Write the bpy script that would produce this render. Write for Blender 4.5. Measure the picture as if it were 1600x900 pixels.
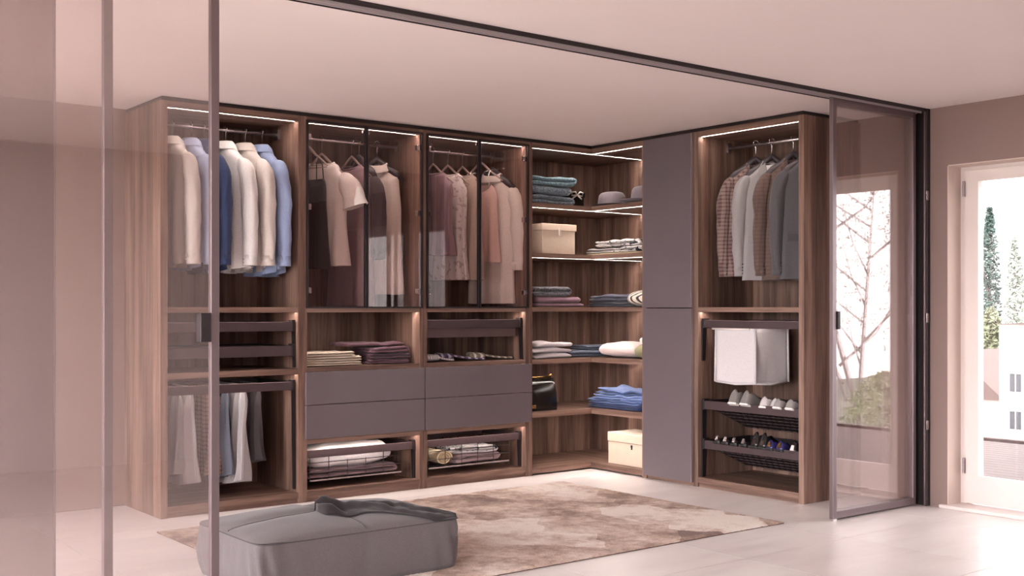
import bpy, bmesh, math, random
from mathutils import Vector, Matrix, noise
PI = math.pi
for o in list(bpy.data.objects): bpy.data.objects.remove(o)
SC = bpy.context.scene
COL = SC.collection
random.seed(7)

# ------------------------------------------------------------------ camera, world, exposure
CAMZ = 1.3
cd = bpy.data.cameras.new('camera'); cam = bpy.data.objects.new('camera', cd); COL.objects.link(cam)
cam.location = (0, 0, CAMZ)
cam.rotation_euler = (PI/2, 0, -math.atan2(0.61535, 0.78826))
cd.sensor_width = 36; cd.lens = 36*1775/1600; cd.shift_y = 30/1600
cd.clip_start = 0.05; cd.clip_end = 300
SC.camera = cam
SC.view_settings.view_transform = 'Standard'; SC.view_settings.look = 'None'
SC.view_settings.gamma = 1; SC.view_settings.use_curve_mapping = False
SC.view_settings.exposure = 1.62
SKY = 7.0
w = bpy.data.worlds.new('sky'); SC.world = w; w.use_nodes = True
bgn = w.node_tree.nodes['Background']
bgn.inputs[0].default_value = (0.985, 0.97, 1.0, 1); bgn.inputs[1].default_value = SKY
LED = 30.0

H = 2.6            # ceiling
FY, FX = 6.81, 6.124    # fronts of the two wardrobe runs
BY, RX = 7.45, 6.748    # back wall, right wall
LX, RY = -1.6, -0.95    # left wall, rear wall
def portal(loc, rot, sx, sy):
    l = bpy.data.lights.new('window_portal', 'AREA'); l.shape = 'RECTANGLE'; l.size = sx; l.size_y = sy
    l.cycles.is_portal = True
    o = bpy.data.objects.new('window_portal', l); COL.objects.link(o); o.location = loc; o.rotation_euler = rot
WY0, WY1, WZ1 = 1.75, 4.064, 2.22      # window opening in the right wall
portal((RX+0.22, (WY0+WY1)/2, WZ1/2), (0, PI/2, 0), WZ1, WY1-WY0)
LX2 = 0.1                              # left wall of the dressing room
LWY0, LWY1, LWZ1 = 4.45, 7.25, 2.45     # window opening in that wall, left of the frame
portal((LX2-0.22, (LWY0+LWY1)/2, LWZ1/2), (0, -PI/2, 0), LWZ1, LWY1-LWY0)

FWY0, FWY1, FWZ1 = -0.3, 3.6, 2.45      # opening for an unseen window added to brighten the front room
portal((LX-0.22, (FWY0+FWY1)/2, FWZ1/2), (0, -PI/2, 0), FWZ1, FWY1-FWY0)

# ------------------------------------------------------------------ materials
def lin(c):
    if isinstance(c, str):
        c = [int(c[i:i+2], 16)/255 for i in (0, 2, 4)]
    return tuple((x/12.92 if x <= 0.04045 else ((x+0.055)/1.055)**2.4) for x in c) + (1,)
def newmat(name):
    m = bpy.data.materials.new(name); m.use_nodes = True
    nt = m.node_tree; b = nt.nodes['Principled BSDF']
    return m, nt, b
def nd(nt, t, **kw):
    n = nt.nodes.new(t)
    for k, v in kw.items(): setattr(n, k, v)
    return n
def ramp(nt, fac, stops):
    r = nd(nt, 'ShaderNodeValToRGB')
    while len(r.color_ramp.elements) < len(stops): r.color_ramp.elements.new(0.5)
    for e, (p, c) in zip(r.color_ramp.elements, stops): e.position = p; e.color = c
    nt.links.new(fac, r.inputs[0]); return r.outputs[0]
def mapping(nt, scale, coord='pos'):
    if coord == 'pos': src = nd(nt, 'ShaderNodeNewGeometry').outputs['Position']
    else: src = nd(nt, 'ShaderNodeTexCoord').outputs['Object']
    mp = nd(nt, 'ShaderNodeMapping'); mp.inputs['Scale'].default_value = scale
    nt.links.new(src, mp.inputs[0]); return mp.outputs[0]
def noise_n(nt, vec, scale=1, detail=4, rough=0.55):
    n = nd(nt, 'ShaderNodeTexNoise'); n.inputs['Scale'].default_value = scale
    n.inputs['Detail'].default_value = detail; n.inputs['Roughness'].default_value = rough
    nt.links.new(vec, n.inputs['Vector']); return n.outputs['Fac']
def math_n(nt, op, a, b=None):
    n = nd(nt, 'ShaderNodeMath', operation=op)
    for i, v in enumerate((a, b)):
        if v is None: continue
        if isinstance(v, (int, float)): n.inputs[i].default_value = v
        else: nt.links.new(v, n.inputs[i])
    return n.outputs[0]
def mixc(nt, fac, a, b, mode='MIX'):
    n = nd(nt, 'ShaderNodeMix', data_type='RGBA', blend_type=mode)
    for i, v in ((0, fac), (6, a), (7, b)):
        if isinstance(v, (int, float, tuple)): n.inputs[i].default_value = v
        else: nt.links.new(v, n.inputs[i])
    return n.outputs[2]
def bump(nt, b, h, s=0.2, d=0.01):
    n = nd(nt, 'ShaderNodeBump'); n.inputs['Strength'].default_value = s; n.inputs['Distance'].default_value = d
    nt.links.new(h, n.inputs['Height']); nt.links.new(n.outputs[0], b.inputs['Normal'])

def plain(name, c, rough=0.6, metal=0, nscale=0, namp=0.12, bs=0.0, spec=0.5):
    m, nt, b = newmat(name)
    b.inputs['Roughness'].default_value = rough; b.inputs['Metallic'].default_value = metal
    b.inputs['Specular IOR Level'].default_value = spec
    cl = lin(c)
    v = mapping(nt, (1, 1, 1), 'obj')
    n = noise_n(nt, v, nscale or 6, 3)
    lo = tuple(x*(1-namp) for x in cl[:3])+(1,); hi = tuple(min(1, x*(1+namp)) for x in cl[:3])+(1,)
    nt.links.new(ramp(nt, n, [(0.3, lo), (0.7, hi)]), b.inputs['Base Color'])
    if bs: bump(nt, b, n, bs)
    return m
def fabric(name, c, rough=0.85, check=None, stripe=None, spots=None, weave=True, sheen=0.15, freq=55, grain=.07):
    m, nt, b = newmat(name)
    b.inputs['Roughness'].default_value = rough; b.inputs['Specular IOR Level'].default_value = 0.2
    b.inputs['Sheen Weight'].default_value = sheen
    cl = lin(c); v = mapping(nt, (1, 1, 1), 'obj')
    n = noise_n(nt, v, 140, 2); big = noise_n(nt, v, 9, 2)
    lo = tuple(x*(1-grain) for x in cl[:3])+(1,); hi = tuple(min(1, x*(1+grain)) for x in cl[:3])+(1,)
    colr = ramp(nt, n, [(0.3, lo), (0.7, hi)])
    sx = nd(nt, 'ShaderNodeSeparateXYZ'); nt.links.new(v, sx.inputs[0])
    if check:
        s1 = math_n(nt, 'GREATER_THAN', math_n(nt, 'SINE', math_n(nt, 'MULTIPLY', sx.outputs[2], 230)), 0.35)
        s2 = math_n(nt, 'GREATER_THAN', math_n(nt, 'SINE', math_n(nt, 'MULTIPLY', math_n(nt, 'ADD', sx.outputs[0], sx.outputs[1]), 200)), 0.45)
        s = math_n(nt, 'MULTIPLY', math_n(nt, 'ADD', s1, s2), 0.5)
        colr = mixc(nt, s, colr, lin(check))
    if stripe:
        s1 = math_n(nt, 'GREATER_THAN', math_n(nt, 'SINE', math_n(nt, 'MULTIPLY', math_n(nt, 'ADD', sx.outputs[0], math_n(nt, 'MULTIPLY', sx.outputs[1], .4)), freq)), 0.3)
        colr = mixc(nt, s1, colr, lin(stripe))
    if spots:
        vo = noise_n(nt, v, 26, 1)
        s1 = math_n(nt, 'GREATER_THAN', vo, 0.6)
        colr = mixc(nt, s1, colr, lin(spots))
    nt.links.new(colr, b.inputs['Base Color'])
    if weave: bump(nt, b, n, 0.25, 0.004)
    return m
def knit(name, c, c2):
    m, nt, b = newmat(name); b.inputs['Roughness'].default_value = 0.95; b.inputs['Sheen Weight'].default_value = 0.3
    v = mapping(nt, (1, 1, 1), 'obj')
    vo = nd(nt, 'ShaderNodeTexVoronoi'); vo.inputs['Scale'].default_value = 75; nt.links.new(v, vo.inputs[0])
    nt.links.new(ramp(nt, vo.outputs['Distance'], [(0.05, lin(c)), (0.75, lin(c2))]), b.inputs['Base Color'])
    bump(nt, b, vo.outputs['Distance'], -0.8, 0.01); return m
def wood(name, scale, stave=True, dark=1.0):
    m, nt, b = newmat(name); b.inputs['Roughness'].default_value = 0.48; b.inputs['Specular IOR Level'].default_value = 0.35
    v = mapping(nt, scale); n1 = noise_n(nt, v, 1, 6, 0.6)
    v2 = mapping(nt, tuple(s*4.5 for s in scale)); n2 = noise_n(nt, v2, 1, 3, 0.6)
    f = math_n(nt, 'ADD', math_n(nt, 'MULTIPLY', n1, 0.72), math_n(nt, 'MULTIPLY', n2, 0.28))
    k = dark*1.06
    colr = ramp(nt, f, [(0.32, (0.058*k, 0.032*k, 0.025*k, 1)), (0.46, (0.145*k, 0.081*k, 0.060*k, 1)),
                        (0.56, (0.222*k, 0.133*k, 0.101*k, 1)), (0.70, (0.315*k, 0.202*k, 0.158*k, 1))])
    if stave:
        geo = nd(nt, 'ShaderNodeNewGeometry'); sx = nd(nt, 'ShaderNodeSeparateXYZ'); nt.links.new(geo.outputs['Position'], sx.inputs[0])
        s = math_n(nt, 'ADD', sx.outputs[0], sx.outputs[1])
        wn = nd(nt, 'ShaderNodeTexWhiteNoise', noise_dimensions='1D')
        nt.links.new(math_n(nt, 'FLOOR', math_n(nt, 'MULTIPLY', s, 8.3)), wn.inputs['W'])
        tone = math_n(nt, 'ADD', math_n(nt, 'MULTIPLY', wn.outputs['Value'], 0.62), 0.66)
        cc = nd(nt, 'ShaderNodeCombineColor'); [nt.links.new(tone, cc.inputs[i]) for i in range(3)]
        colr = mixc(nt, 1.0, colr, cc.outputs[0], 'MULTIPLY')
    nt.links.new(colr, b.inputs['Base Color']); bump(nt, b, f, 0.06, 0.004)
    return m
def glass(name, tint, base, k=1.0):
    m, nt, b = newmat(name); nt.nodes.remove(b)
    out = nt.nodes['Material Output']
    tr = nd(nt, 'ShaderNodeBsdfTransparent'); tr.inputs[0].default_value = tint
    gl = nd(nt, 'ShaderNodeBsdfGlossy'); gl.inputs['Roughness'].default_value = 0.0; gl.inputs[0].default_value = (1, 0.93, 0.92, 1)
    lw = nd(nt, 'ShaderNodeLayerWeight'); lw.inputs[0].default_value = 0.5
    sch = math_n(nt, 'ADD', math_n(nt, 'MULTIPLY', math_n(nt, 'POWER', lw.outputs['Facing'], 5.0), 0.96), 0.04)   # Schlick
    fac = math_n(nt, 'ADD', math_n(nt, 'MULTIPLY', sch, k), base)
    mx = nd(nt, 'ShaderNodeMixShader'); nt.links.new(fac, mx.inputs[0]); nt.links.new(tr.outputs[0], mx.inputs[1]); nt.links.new(gl.outputs[0], mx.inputs[2])
    nt.links.new(mx.outputs[0], out.inputs[0]); return m
def emit(name, c, s):
    m, nt, b = newmat(name); b.inputs['Base Color'].default_value = c
    b.inputs['Emission Color'].default_value = c; b.inputs['Emission Strength'].default_value = s; return m

M = {}
M['woodV'] = wood('walnut_vertical', (13, 13, 0.7))
M['woodX'] = wood('walnut_along_x', (0.7, 14, 14), False)
M['woodY'] = wood('walnut_along_y', (14, 0.7, 14), False)
M['grey'] = plain('grey_lacquer', '65595d', 0.33, 0, 3, 0.03)
M['bronze'] = plain('bronze_metal', '4a3a3c', 0.42, 0.35, 5, 0.08)
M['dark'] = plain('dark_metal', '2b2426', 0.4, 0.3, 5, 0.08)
M['frame'] = plain('partition_metal', '7a6c6e', 0.36, 0.75, 3, 0.05)
M['alu'] = plain('alu', 'b9aeb0', 0.25, 0.9, 4, 0.05)
M['chrome'] = plain('chrome', 'd8d2d2', 0.15, 1.0, 4, 0.04)
M['gold'] = plain('brass', 'b9935a', 0.25, 1.0, 4, 0.05)
M['pglass'] = glass('bronze_partition_glass', (0.968, 0.952, 0.952, 1), 0.085, 1.0)
M['pglass2'] = glass('smoked_partition_glass', (0.54, 0.48, 0.485, 1), 0.015, 1.0)
M['sglass'] = glass('dimming_window_glass', (0.50, 0.495, 0.49, 1), 0.0, 0.5)  # grey tint put in to dim the daylight and the terrace view
M['dglass'] = glass('smoked_door_glass', (0.935, 0.89, 0.885, 1), 0.012, 0.4)
M['wglass'] = glass('window_glass', (0.98, 0.985, 0.98, 1), 0.0, 0.6)
M['led'] = emit('led', (1.0, 0.88, 0.81, 1), LED)
M['wall'] = plain('rose_plaster', '8e7771', 0.9, 0, 2.5, 0.03, 0.03)
M['ceil'] = plain('ceiling_paint', 'e6d9d6', 0.95, 0, 1.5, 0.015)
M['white'] = plain('white_lacquer', 'e2d4cf', 0.4, 0, 4, 0.02)
M['hole'] = plain('black_void', '120e0f', 0.9)
M['felt'] = plain('pale_felt', 'cfc2bd', 0.9, 0, 60, 0.06)
M['railp'] = plain('pale_rail', 'b3a7a8', 0.5, 0, 4, 0.04)
M['darkwood'] = plain('dark_tray', '54413f', 0.5, 0, 9, 0.08)

# floor tiles
m, nt, b = newmat('stone_tile'); b.inputs['Roughness'].default_value = 0.34
v = mapping(nt, (0.9, 3.2, 1)); n = noise_n(nt, v, 1.6, 7, 0.62)
v2 = mapping(nt, (1, 1, 1)); n2 = noise_n(nt, v2, 0.9, 3)
oi = nd(nt, 'ShaderNodeObjectInfo')
f = math_n(nt, 'ADD', math_n(nt, 'ADD', math_n(nt, 'MULTIPLY', n, 0.6), math_n(nt, 'MULTIPLY', n2, 0.3)), math_n(nt, 'MULTIPLY', oi.outputs['Random'], 0.08))
nt.links.new(ramp(nt, f, [(0.3, lin('cbbfbc')), (0.5, lin('dcd2cf')), (0.7, lin('e6deda'))]), b.inputs['Base Color'])
nt.links.new(ramp(nt, n, [(0.3, (0.28,)*3+(1,)), (0.7, (0.42,)*3+(1,))]), b.inputs['Roughness'])
M['tile'] = m
M['grout'] = plain('grout', 'b3a7a4', 0.9)

# ------------------------------------------------------------------ mesh helpers
class MB:
    def __init__(s): s.v = []; s.f = []
    def add(s, vs, fs, T=None):
        o = len(s.v); s.v += [tuple(T @ Vector(p)) if T else tuple(p) for p in vs]
        s.f += [tuple(i+o for i in q) for q in fs]; return s
    def box(s, x0, x1, y0, y1, z0, z1, T=None):
        vs = [(x, y, z) for z in (z0, z1) for y in (y0, y1) for x in (x0, x1)]
        return s.add(vs, [(0, 2, 3, 1), (4, 5, 7, 6), (0, 1, 5, 4), (2, 6, 7, 3), (0, 4, 6, 2), (1, 3, 7, 5)], T)
    def loft(s, rings, closed=True, c0=True, c1=True, T=None):
        n = len(rings[0]); vs = [p for r in rings for p in r]; fs = []
        for i in range(len(rings)-1):
            for j in range(n if closed else n-1):
                k = (j+1) % n
                fs.append((i*n+j, i*n+k, (i+1)*n+k, (i+1)*n+j))
        if c0: fs.append(tuple(range(n-1, -1, -1)))
        if c1: fs.append(tuple((len(rings)-1)*n+j for j in range(n)))
        return s.add(vs, fs, T)
    def tube(s, pts, r, n=8, T=None, flat=1.0, caps=True):
        pts = [Vector(p) for p in pts]; rings = []
        up = Vector((0, 0, 1))
        for i, p in enumerate(pts):
            d = (pts[min(i+1, len(pts)-1)]-pts[max(i-1, 0)]).normalized()
            a = d.cross(up)
            if a.length < 0.05: a = d.cross(Vector((0, 1, 0)))
            a.normalize(); bb = a.cross(d).normalized()
            rr = r[i] if isinstance(r, (list, tuple)) else r
            rings.append([tuple(p+a*math.cos(t)*rr*flat+bb*math.sin(t)*rr) for t in [2*PI*k/n for k in range(n)]])
        return s.loft(rings, True, caps, caps, T)
    def prism(s, poly, ax, a, c, T=None):
        def P(q, h): 
            return (q[0], q[1], h) if ax == 'z' else ((q[0], h, q[1]) if ax == 'y' else (h, q[0], q[1]))
        return s.loft([[P(q, a) for q in poly], [P(q, c) for q in poly]], True, True, True, T)
    def lathe(s, prof, n=24, T=None, sx=1, sy=1):
        return s.loft([[(r*math.cos(2*PI*k/n)*sx, r*math.sin(2*PI*k/n)*sy, z) for k in range(n)] for r, z in prof], True, True, True, T)

def mesh_of(name, mb, mat, smooth=False):
    me = bpy.data.meshes.new(name); me.from_pydata(mb.v, [], mb.f); me.update()
    bm = bmesh.new(); bm.from_mesh(me); bmesh.ops.recalc_face_normals(bm, faces=bm.faces); bm.to_mesh(me); bm.free()
    me.materials.append(M[mat] if isinstance(mat, str) else mat)
    if smooth: me.polygons.foreach_set('use_smooth', [True]*len(me.polygons))
    return me
def bevel(o, wd, seg=2):
    md = o.modifiers.new('bevel', 'BEVEL'); md.width = wd; md.segments = seg; md.limit_method = 'ANGLE'; md.angle_limit = 0.6
def obj(name, mb, mat, parent=None, smooth=False, local=False, bev=0):
    """mesh given in world space (or in the parent's space when local)"""
    me = mesh_of(name, mb, mat, smooth)
    o = bpy.data.objects.new(name, me); COL.objects.link(o)
    if parent is not None:
        o.parent = parent
        if not local:
            root = parent
            off = Vector((0, 0, 0))
            while root is not None: off += root.location; root = root.parent
            me.transform(Matrix.Translation(-off))
    elif not local:
        xs = [q[0] for q in mb.v]; ys = [q[1] for q in mb.v]; zs = [q[2] for q in mb.v]
        c = Vector(((min(xs)+max(xs))/2, (min(ys)+max(ys))/2, min(zs)))
        me.transform(Matrix.Translation(-c)); o.location = c
    if bev: bevel(o, bev)
    return o
def tag(o, label=None, cat=None, group=None, kind=None):
    if label: o['label'] = label
    if cat: o['category'] = cat
    if group: o['group'] = group
    if kind: o['kind'] = kind
    return o
def thing(name, label, cat, loc, rz=0, group=None):
    o = bpy.data.objects.new(name, None); COL.objects.link(o); o.location = loc; o.rotation_euler = (0, 0, rz); o.empty_display_size = 0.1
    return tag(o, label, cat, group)
def struct(name, mb, mat, label=None, cat=None):
    return tag(obj(name, mb, mat), label, cat, None, 'structure')
def B(*a): return MB().box(*a)
def boxobj(name, a, mat, parent, bev=0): return obj(name, B(*a), mat, parent, bev=bev)

# ------------------------------------------------------------------ the room
fl = struct('floor', B(LX-.2, RX+.25, RY-.2, BY+.2, -.12, -.006), 'grout', 'pale stone tiled floor running through both rooms', 'floor')
TS = 0.888; tx0, ty0 = 5.45, 4.775
tm = None
for i in range(-8, 2):
    for j in range(-7, 4):
        x0, x1 = tx0+i*TS, tx0+(i+1)*TS; y0, y1 = ty0+j*TS, ty0+(j+1)*TS
        g = 0.0016
        cx0, cx1 = max(x0+g, LX), min(x1-g, RX); cy0, cy1 = max(y0+g, RY), min(y1-g, BY)
        if cx1-cx0 < .02 or cy1-cy0 < .02: continue
        full = abs((cx1-cx0)-(TS-2*g)) < 1e-4 and abs((cy1-cy0)-(TS-2*g)) < 1e-4
        if full and tm is not None:
            o = bpy.data.objects.new('tile', tm); COL.objects.link(o)
        else:
            me = mesh_of('tile', B(cx0-x0, cx1-x0, cy0-y0, cy1-y0, -.01, 0), 'tile')
            o = bpy.data.objects.new('tile', me); COL.objects.link(o)
            if full: tm = me
        o.parent = fl; o.location = Vector((x0, y0, 0))-fl.location
struct('ceiling', B(LX-.2, RX+.25, RY-.2, BY+.2, H, H+.15), 'ceil', 'smooth pale pink ceiling over the whole room', 'ceiling')
struct('wall_back', B(LX-.2, RX+.25, BY, BY+.2, 0, H), 'wall', 'dull rose wall behind the long wardrobe run', 'wall')
M['wallp'] = plain('pale_plaster', 'cfc3c0', 0.9, 0, 2.5, 0.03, 0.03)
struct('wall_rear', B(LX-.2, RX+.25, RY-.2, RY, 0, H), 'wallp', 'pale wall facing the wardrobes, mirrored in the glass panels', 'wall')
mb = MB().box(RX, RX+.25, WY1, BY, 0, H).box(RX, RX+.25, RY, WY0, 0, H).box(RX, RX+.25, WY0, WY1, WZ1, H)
struct('wall_right', mb, 'wall', 'dull rose wall around the terrace window', 'wall')
mb = MB().box(LX2-.2, LX2, LWY1, BY, 0, H).box(LX2-.2, LX2, 4.31, LWY0, 0, H).box(LX2-.2, LX2, LWY0, LWY1, LWZ1, H)
mb.box(LX-.2, LX, RY, FWY0, 0, H).box(LX-.2, LX, FWY1, 4.31, 0, H).box(LX-.2, LX, FWY0, FWY1, FWZ1, H).box(LX, LX2, 4.19, 4.31, 0, H)
struct('wall_left', mb, 'wall', 'rose wall at the far left outside the view', 'wall')
# terrace window: fixed frame, three sashes
W = bpy.data.objects.new('window_1', None); COL.objects.link(W); W.location = (RX+.2, 2.9, 0)
tag(W, 'white framed glazed terrace window at the right edge', 'window', None, 'structure')
fx0, fx1 = RX+.13, RX+.21
boxobj('window_frame', (fx0+.02, fx1+.03, WY1-.045, WY1, .02, WZ1), 'white', W)
boxobj('window_frame', (fx0+.02, fx1+.03, WY0, WY0+.045, .02, WZ1), 'white', W)
boxobj('window_frame', (fx0+.02, fx1+.03, WY0+.045, WY1-.045, WZ1-.03, WZ1), 'white', W)
ns = 2; span = (WY1-.045-(WY0+.045))/ns
for i in range(ns):
    b1 = WY1-.045-i*span; b0 = b1-span; r = 0.085
    mb = MB().box(fx0, fx1, b1-r, b1-.004, .03, WZ1-.033).box(fx0, fx1, b0+.004, b0+r, .03, WZ1-.033)
    mb.box(fx0, fx1, b0+r, b1-r, WZ1-.033-.062, WZ1-.033).box(fx0, fx1, b0+r, b1-r, .03, .2)
    s = obj('sash', mb, 'white', W)
    mb = MB()
    for k in (0,):
        mb.box(fx0-.006, fx0+.02, b1-r-.012, b1-r, .2, WZ1-.095).box(fx0-.006, fx0+.02, b0+r, b0+r+.012, .2, WZ1-.095)
        mb.box(fx0-.006, fx0+.02, b0+r+.012, b1-r-.012, WZ1-.107, WZ1-.095).box(fx0-.006, fx0+.02, b0+r+.012, b1-r-.012, .2, .212)
    obj('glazing_bead', mb, 'white', s)
    obj('pane', B(fx0+.03, fx0+.04, b0+r, b1-r, .2, WZ1-.095), 'sglass', s)
    for z in (.22, 2.02): obj('hinge', MB().tube([(fx0-.012, b1-.002, z), (fx0-.012, b1-.002, z+.1)], .008, 8), 'frame', s)
M['lining'] = plain('lit_reveal_tone', 'd6c2b8', 0.8, 0, 4, 0.02)  # paler tone paints the daylight onto the window reveal
obj('lit_reveal_skin', B(RX+.001, fx0+.02, WY1-.006, WY1-.0005, .022, WZ1-.006), 'lining', W)
obj('lit_reveal_skin', B(RX+.001, fx0+.02, WY0+.0005, WY1-.006, WZ1-.006, WZ1-.0005), 'lining', W)
obj('window_sill', B(RX-.035, RX+.25, WY0-.03, WY1+.04, 0, .022), 'white', W, bev=.003)
for nm, lx, y0_, y1_, z1_, lab in (('window_2', LX2, LWY0, LWY1, LWZ1, 'wide white framed window of the dressing room, outside the view'), ('added_window', LX, FWY0, FWY1, FWZ1, 'wide white framed window added outside the view to brighten the front room')):
    W2 = bpy.data.objects.new(nm, None); COL.objects.link(W2); ym_ = (y0_+y1_)/2; W2.location = (lx-.1, ym_, 0)
    tag(W2, lab, 'window', None, 'structure')
    wx0, wx1 = lx-.16, lx-.08
    mb = MB().box(wx0, wx1, y0_, y0_+.08, 0, z1_).box(wx0, wx1, y1_-.08, y1_, 0, z1_).box(wx0, wx1, y0_+.08, y1_-.08, z1_-.08, z1_)
    mb.box(wx0, wx1, y0_+.08, y1_-.08, 0, .1).box(wx0, wx1, ym_-.04, ym_+.04, .1, z1_-.08)
    obj('window_frame', mb, 'white', W2)
    obj('pane', B(lx-.125, lx-.115, y0_+.08, ym_-.04, .1, z1_-.08), 'wglass', W2)
    obj('pane', B(lx-.125, lx-.115, ym_+.04, y1_-.08, .1, z1_-.08), 'wglass', W2)
# dark shadow-gap filler between wardrobes and ceiling
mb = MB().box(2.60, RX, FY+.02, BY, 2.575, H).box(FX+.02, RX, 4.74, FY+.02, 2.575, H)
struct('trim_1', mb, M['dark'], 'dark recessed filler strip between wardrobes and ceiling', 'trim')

# ------------------------------------------------------------------ outside
mats_out = {}
M['deckw'] = plain('deck_board', '5a4a47', 0.7, 0, 8, 0.15)
M['render'] = plain('pale_render', 'e6dad6', 0.9, 0, 3, 0.03)
M['roof'] = plain('red_roof', '7a6763', 0.9, 0, 10, 0.1)
M['leafA'] = plain('cypress_leaf', '5d7069', 0.9, 0, 5, 0.25)
M['leafB'] = plain('shrub_leaf', '8d9176', 0.9, 0, 5, 0.25)
M['leafC'] = plain('birch_leaf', 'b9beb4', 0.9, 0, 5, 0.2)
M['bark'] = plain('bark', '8d8482', 0.9, 0, 12, 0.2)
M['opane'] = plain('dull_pane', '55555a', 0.2)
M['lawn'] = plain('pale_ground', '77766c', 0.95, 0, 2, 0.1)
dk = tag(obj('terrace_deck', B(RX+.26, 10.65, -3.5, 9.5, -.10, -.045), 'dark'), 'grey brown timber terrace deck outside the window', 'deck', None, 'structure')
bm_ = mesh_of('deck_board', B(0, .132, -3.5, 9.5, -.045, -.02), 'deckw')
nb = int((10.65-RX-.26)/.138)
for i in range(nb):
    o = bpy.data.objects.new('deck_board', bm_); COL.objects.link(o); o.parent = dk; o.location = Vector((RX+.262+i*.138, 0, 0))-dk.location
tag(obj('ground_outside', B(10.9, 220, -120, 160, -12.2, -12.0), 'lawn'), 'pale ground below the terrace', 'ground', None, 'structure')
tag(obj('ground_outside', B(-80, LX-.3, -60, 60, -.3, -.1), 'lawn'), 'pale ground beyond the left wall', 'ground', None, 'structure')
def house(x0, x1, y0, y1, z1, rz, label, wins, facex):
    t = thing('town_house', label, 'building', ((x0+x1)/2, (y0+y1)/2, -12.0))
    obj('wall', B(x0, x1, y0, y1, -12.0, z1), 'render', t)
    ym = (y0+y1)/2
    obj('roof', MB().prism([(y0-.4, z1), (y1+.4, z1), (ym, z1+rz)], 'x', x0-.4, x1+.4), 'roof', t)
    obj('chimney', B(x1-1.6, x1-.9, ym-.9, ym-.3, z1+rz*.6, z1+rz+.7), 'render', t)
    for (a, c) in wins:
        f = obj('window', B(x0-.07, x0+.05, a, a+.95, c, c+1.35), 'white', t)
        for k in range(2): obj('pane', B(x0-.09, x0+.02, a+.09+k*.42, a+.43+k*.42, c+.1, c+1.25), 'opane', f)
house(70, 80, 24.5, 38.5, .2, .35, 'white house with small paired windows seen through the terrace window', [(36.9, -4.2), (36.9, -6.6), (34.4, -4.2), (34.4, -6.6)], True)
house(85, 97, 46.5, 54.5, -6.0, 3.8, 'red gabled house beside the white house', [(48.0, -8.8)], True)
obj_par = tag(obj('terrace_parapet', B(10.68, 10.78, -3.5, 9.5, -.12, .0), 'deckw'), 'low brown kerb along the far edge of the deck', 'kerb')
def tree(loc, h, prof, nleaf, ls, leaf, label, branches=6, lean=(0, 0), group='trees beyond the terrace', name='garden_tree', gap=0.0, cat='tree', tw=1.0):
    rnd = random.Random(int(abs(loc[0]*31+loc[1]*17)*10))
    t = thing(name, label, cat, loc, 0, group)
    mb = MB(); top = Vector((lean[0], lean[1], h*.92))
    mb.tube([(0, 0, 0), (lean[0]*.2, lean[1]*.2, h*.3), (lean[0]*.6, lean[1]*.6, h*.6), tuple(top)], [h*.018*tw, h*.014*tw, h*.009*tw, h*.003*tw], 8)
    ends = []
    for k in range(branches):
        z = h*(.3+.5*k/max(1, branches)); a = rnd.uniform(0, 2*PI); L = prof(z/h)*.85
        p0 = Vector((lean[0]*z/h, lean[1]*z/h, z)); p1 = p0+Vector((math.cos(a)*L*.6, math.sin(a)*L*.6, h*.08)); p2 = p0+Vector((math.cos(a)*L, math.sin(a)*L, h*.18))
        mb.tube([tuple(p0), tuple(p1), tuple(p2)], [h*.008*tw, h*.005*tw, h*.002*tw], 6)
    obj('trunk', mb, 'bark', t, local=True)
    mb = MB()
    for k in range(nleaf):
        q = rnd.random()**.8; z = h*(gap+(1-gap)*q); R = prof(z/h)
        a = rnd.uniform(0, 2*PI); r = R*math.sqrt(rnd.random())
        c = Vector((lean[0]*z/h+math.cos(a)*r, lean[1]*z/h+math.sin(a)*r, z))
        u = Vector((rnd.gauss(0, 1), rnd.gauss(0, 1), rnd.gauss(0, 1))).normalized(); w_ = u.orthogonal().normalized(); n_ = u.cross(w_)
        s_ = ls*rnd.uniform(.6, 1.3)
        mb.add([c-u*s_, c-w_*s_*.45+n_*s_*.1, c+u*s_, c+w_*s_*.45+n_*s_*.1], [(0, 1, 2, 3)])
    o = obj('foliage', mb, leaf, t, local=True); o['kind'] = 'stuff'
    return t
cyp = lambda k: 0.62*math.sin(PI*min(1, max(0, k*.93+.05)))**.7
crown = lambda k: 2.1*math.sin(PI*min(1, max(0, (k-.2)/.82)))**.8 if k > .22 else .15
bush = lambda k: 1.1*math.sqrt(max(0, 1-k*k))
tree((108, 60.4, -10), 21.3, lambda k: 1.15*cyp(k)/.62, 3000, .3, 'leafA', 'slim dark cypress nearest the window frame', 2)
tree((108, 57.8, -10), 18.2, lambda k: 1.15*cyp(k)/.62, 2200, .3, 'leafC', 'paler cypress right of the slim dark cypress', 2)
tree((101.5, 56.6, -12), 13.2, lambda k: 2.0*math.sqrt(max(0, 1-k*k)), 2500, .3, 'leafB', 'yellow green garden tree at the cypress foot', 2)
tree((20, -5.2, -3.2), 8.6, lambda k: crown(k)*1.0, 2600, .04, 'leafC', 'bare leaning young tree mirrored in the right glass panel', 12, (-1.0, -1.4), gap=.42, tw=.5)
tree((24, -8.4, -3.2), 9.6, lambda k: crown(k)*1.1, 2600, .04, 'leafC', 'taller thin tree mirrored beside the leaning tree', 12, (.3, .4), gap=.4, tw=.4)
tree((21, -2.2, -3.2), 8.8, lambda k: crown(k)*.9, 2400, .04, 'leafC', 'leafy tree mirrored along the free panel edge', 10, (.2, .2), gap=.35, tw=.4)
tree((15.2, -1.7, -3.2), 3.5, bush, 4000, .05, 'leafB', 'round green shrub at the deck edge', 2, name='garden_bush', cat='bush')
tree((15.4, -4.1, -3.2), 3.2, bush, 3500, .05, 'leafB', 'low yellow green shrub beneath the leaning tree', 2, name='garden_bush', cat='bush')
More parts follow.
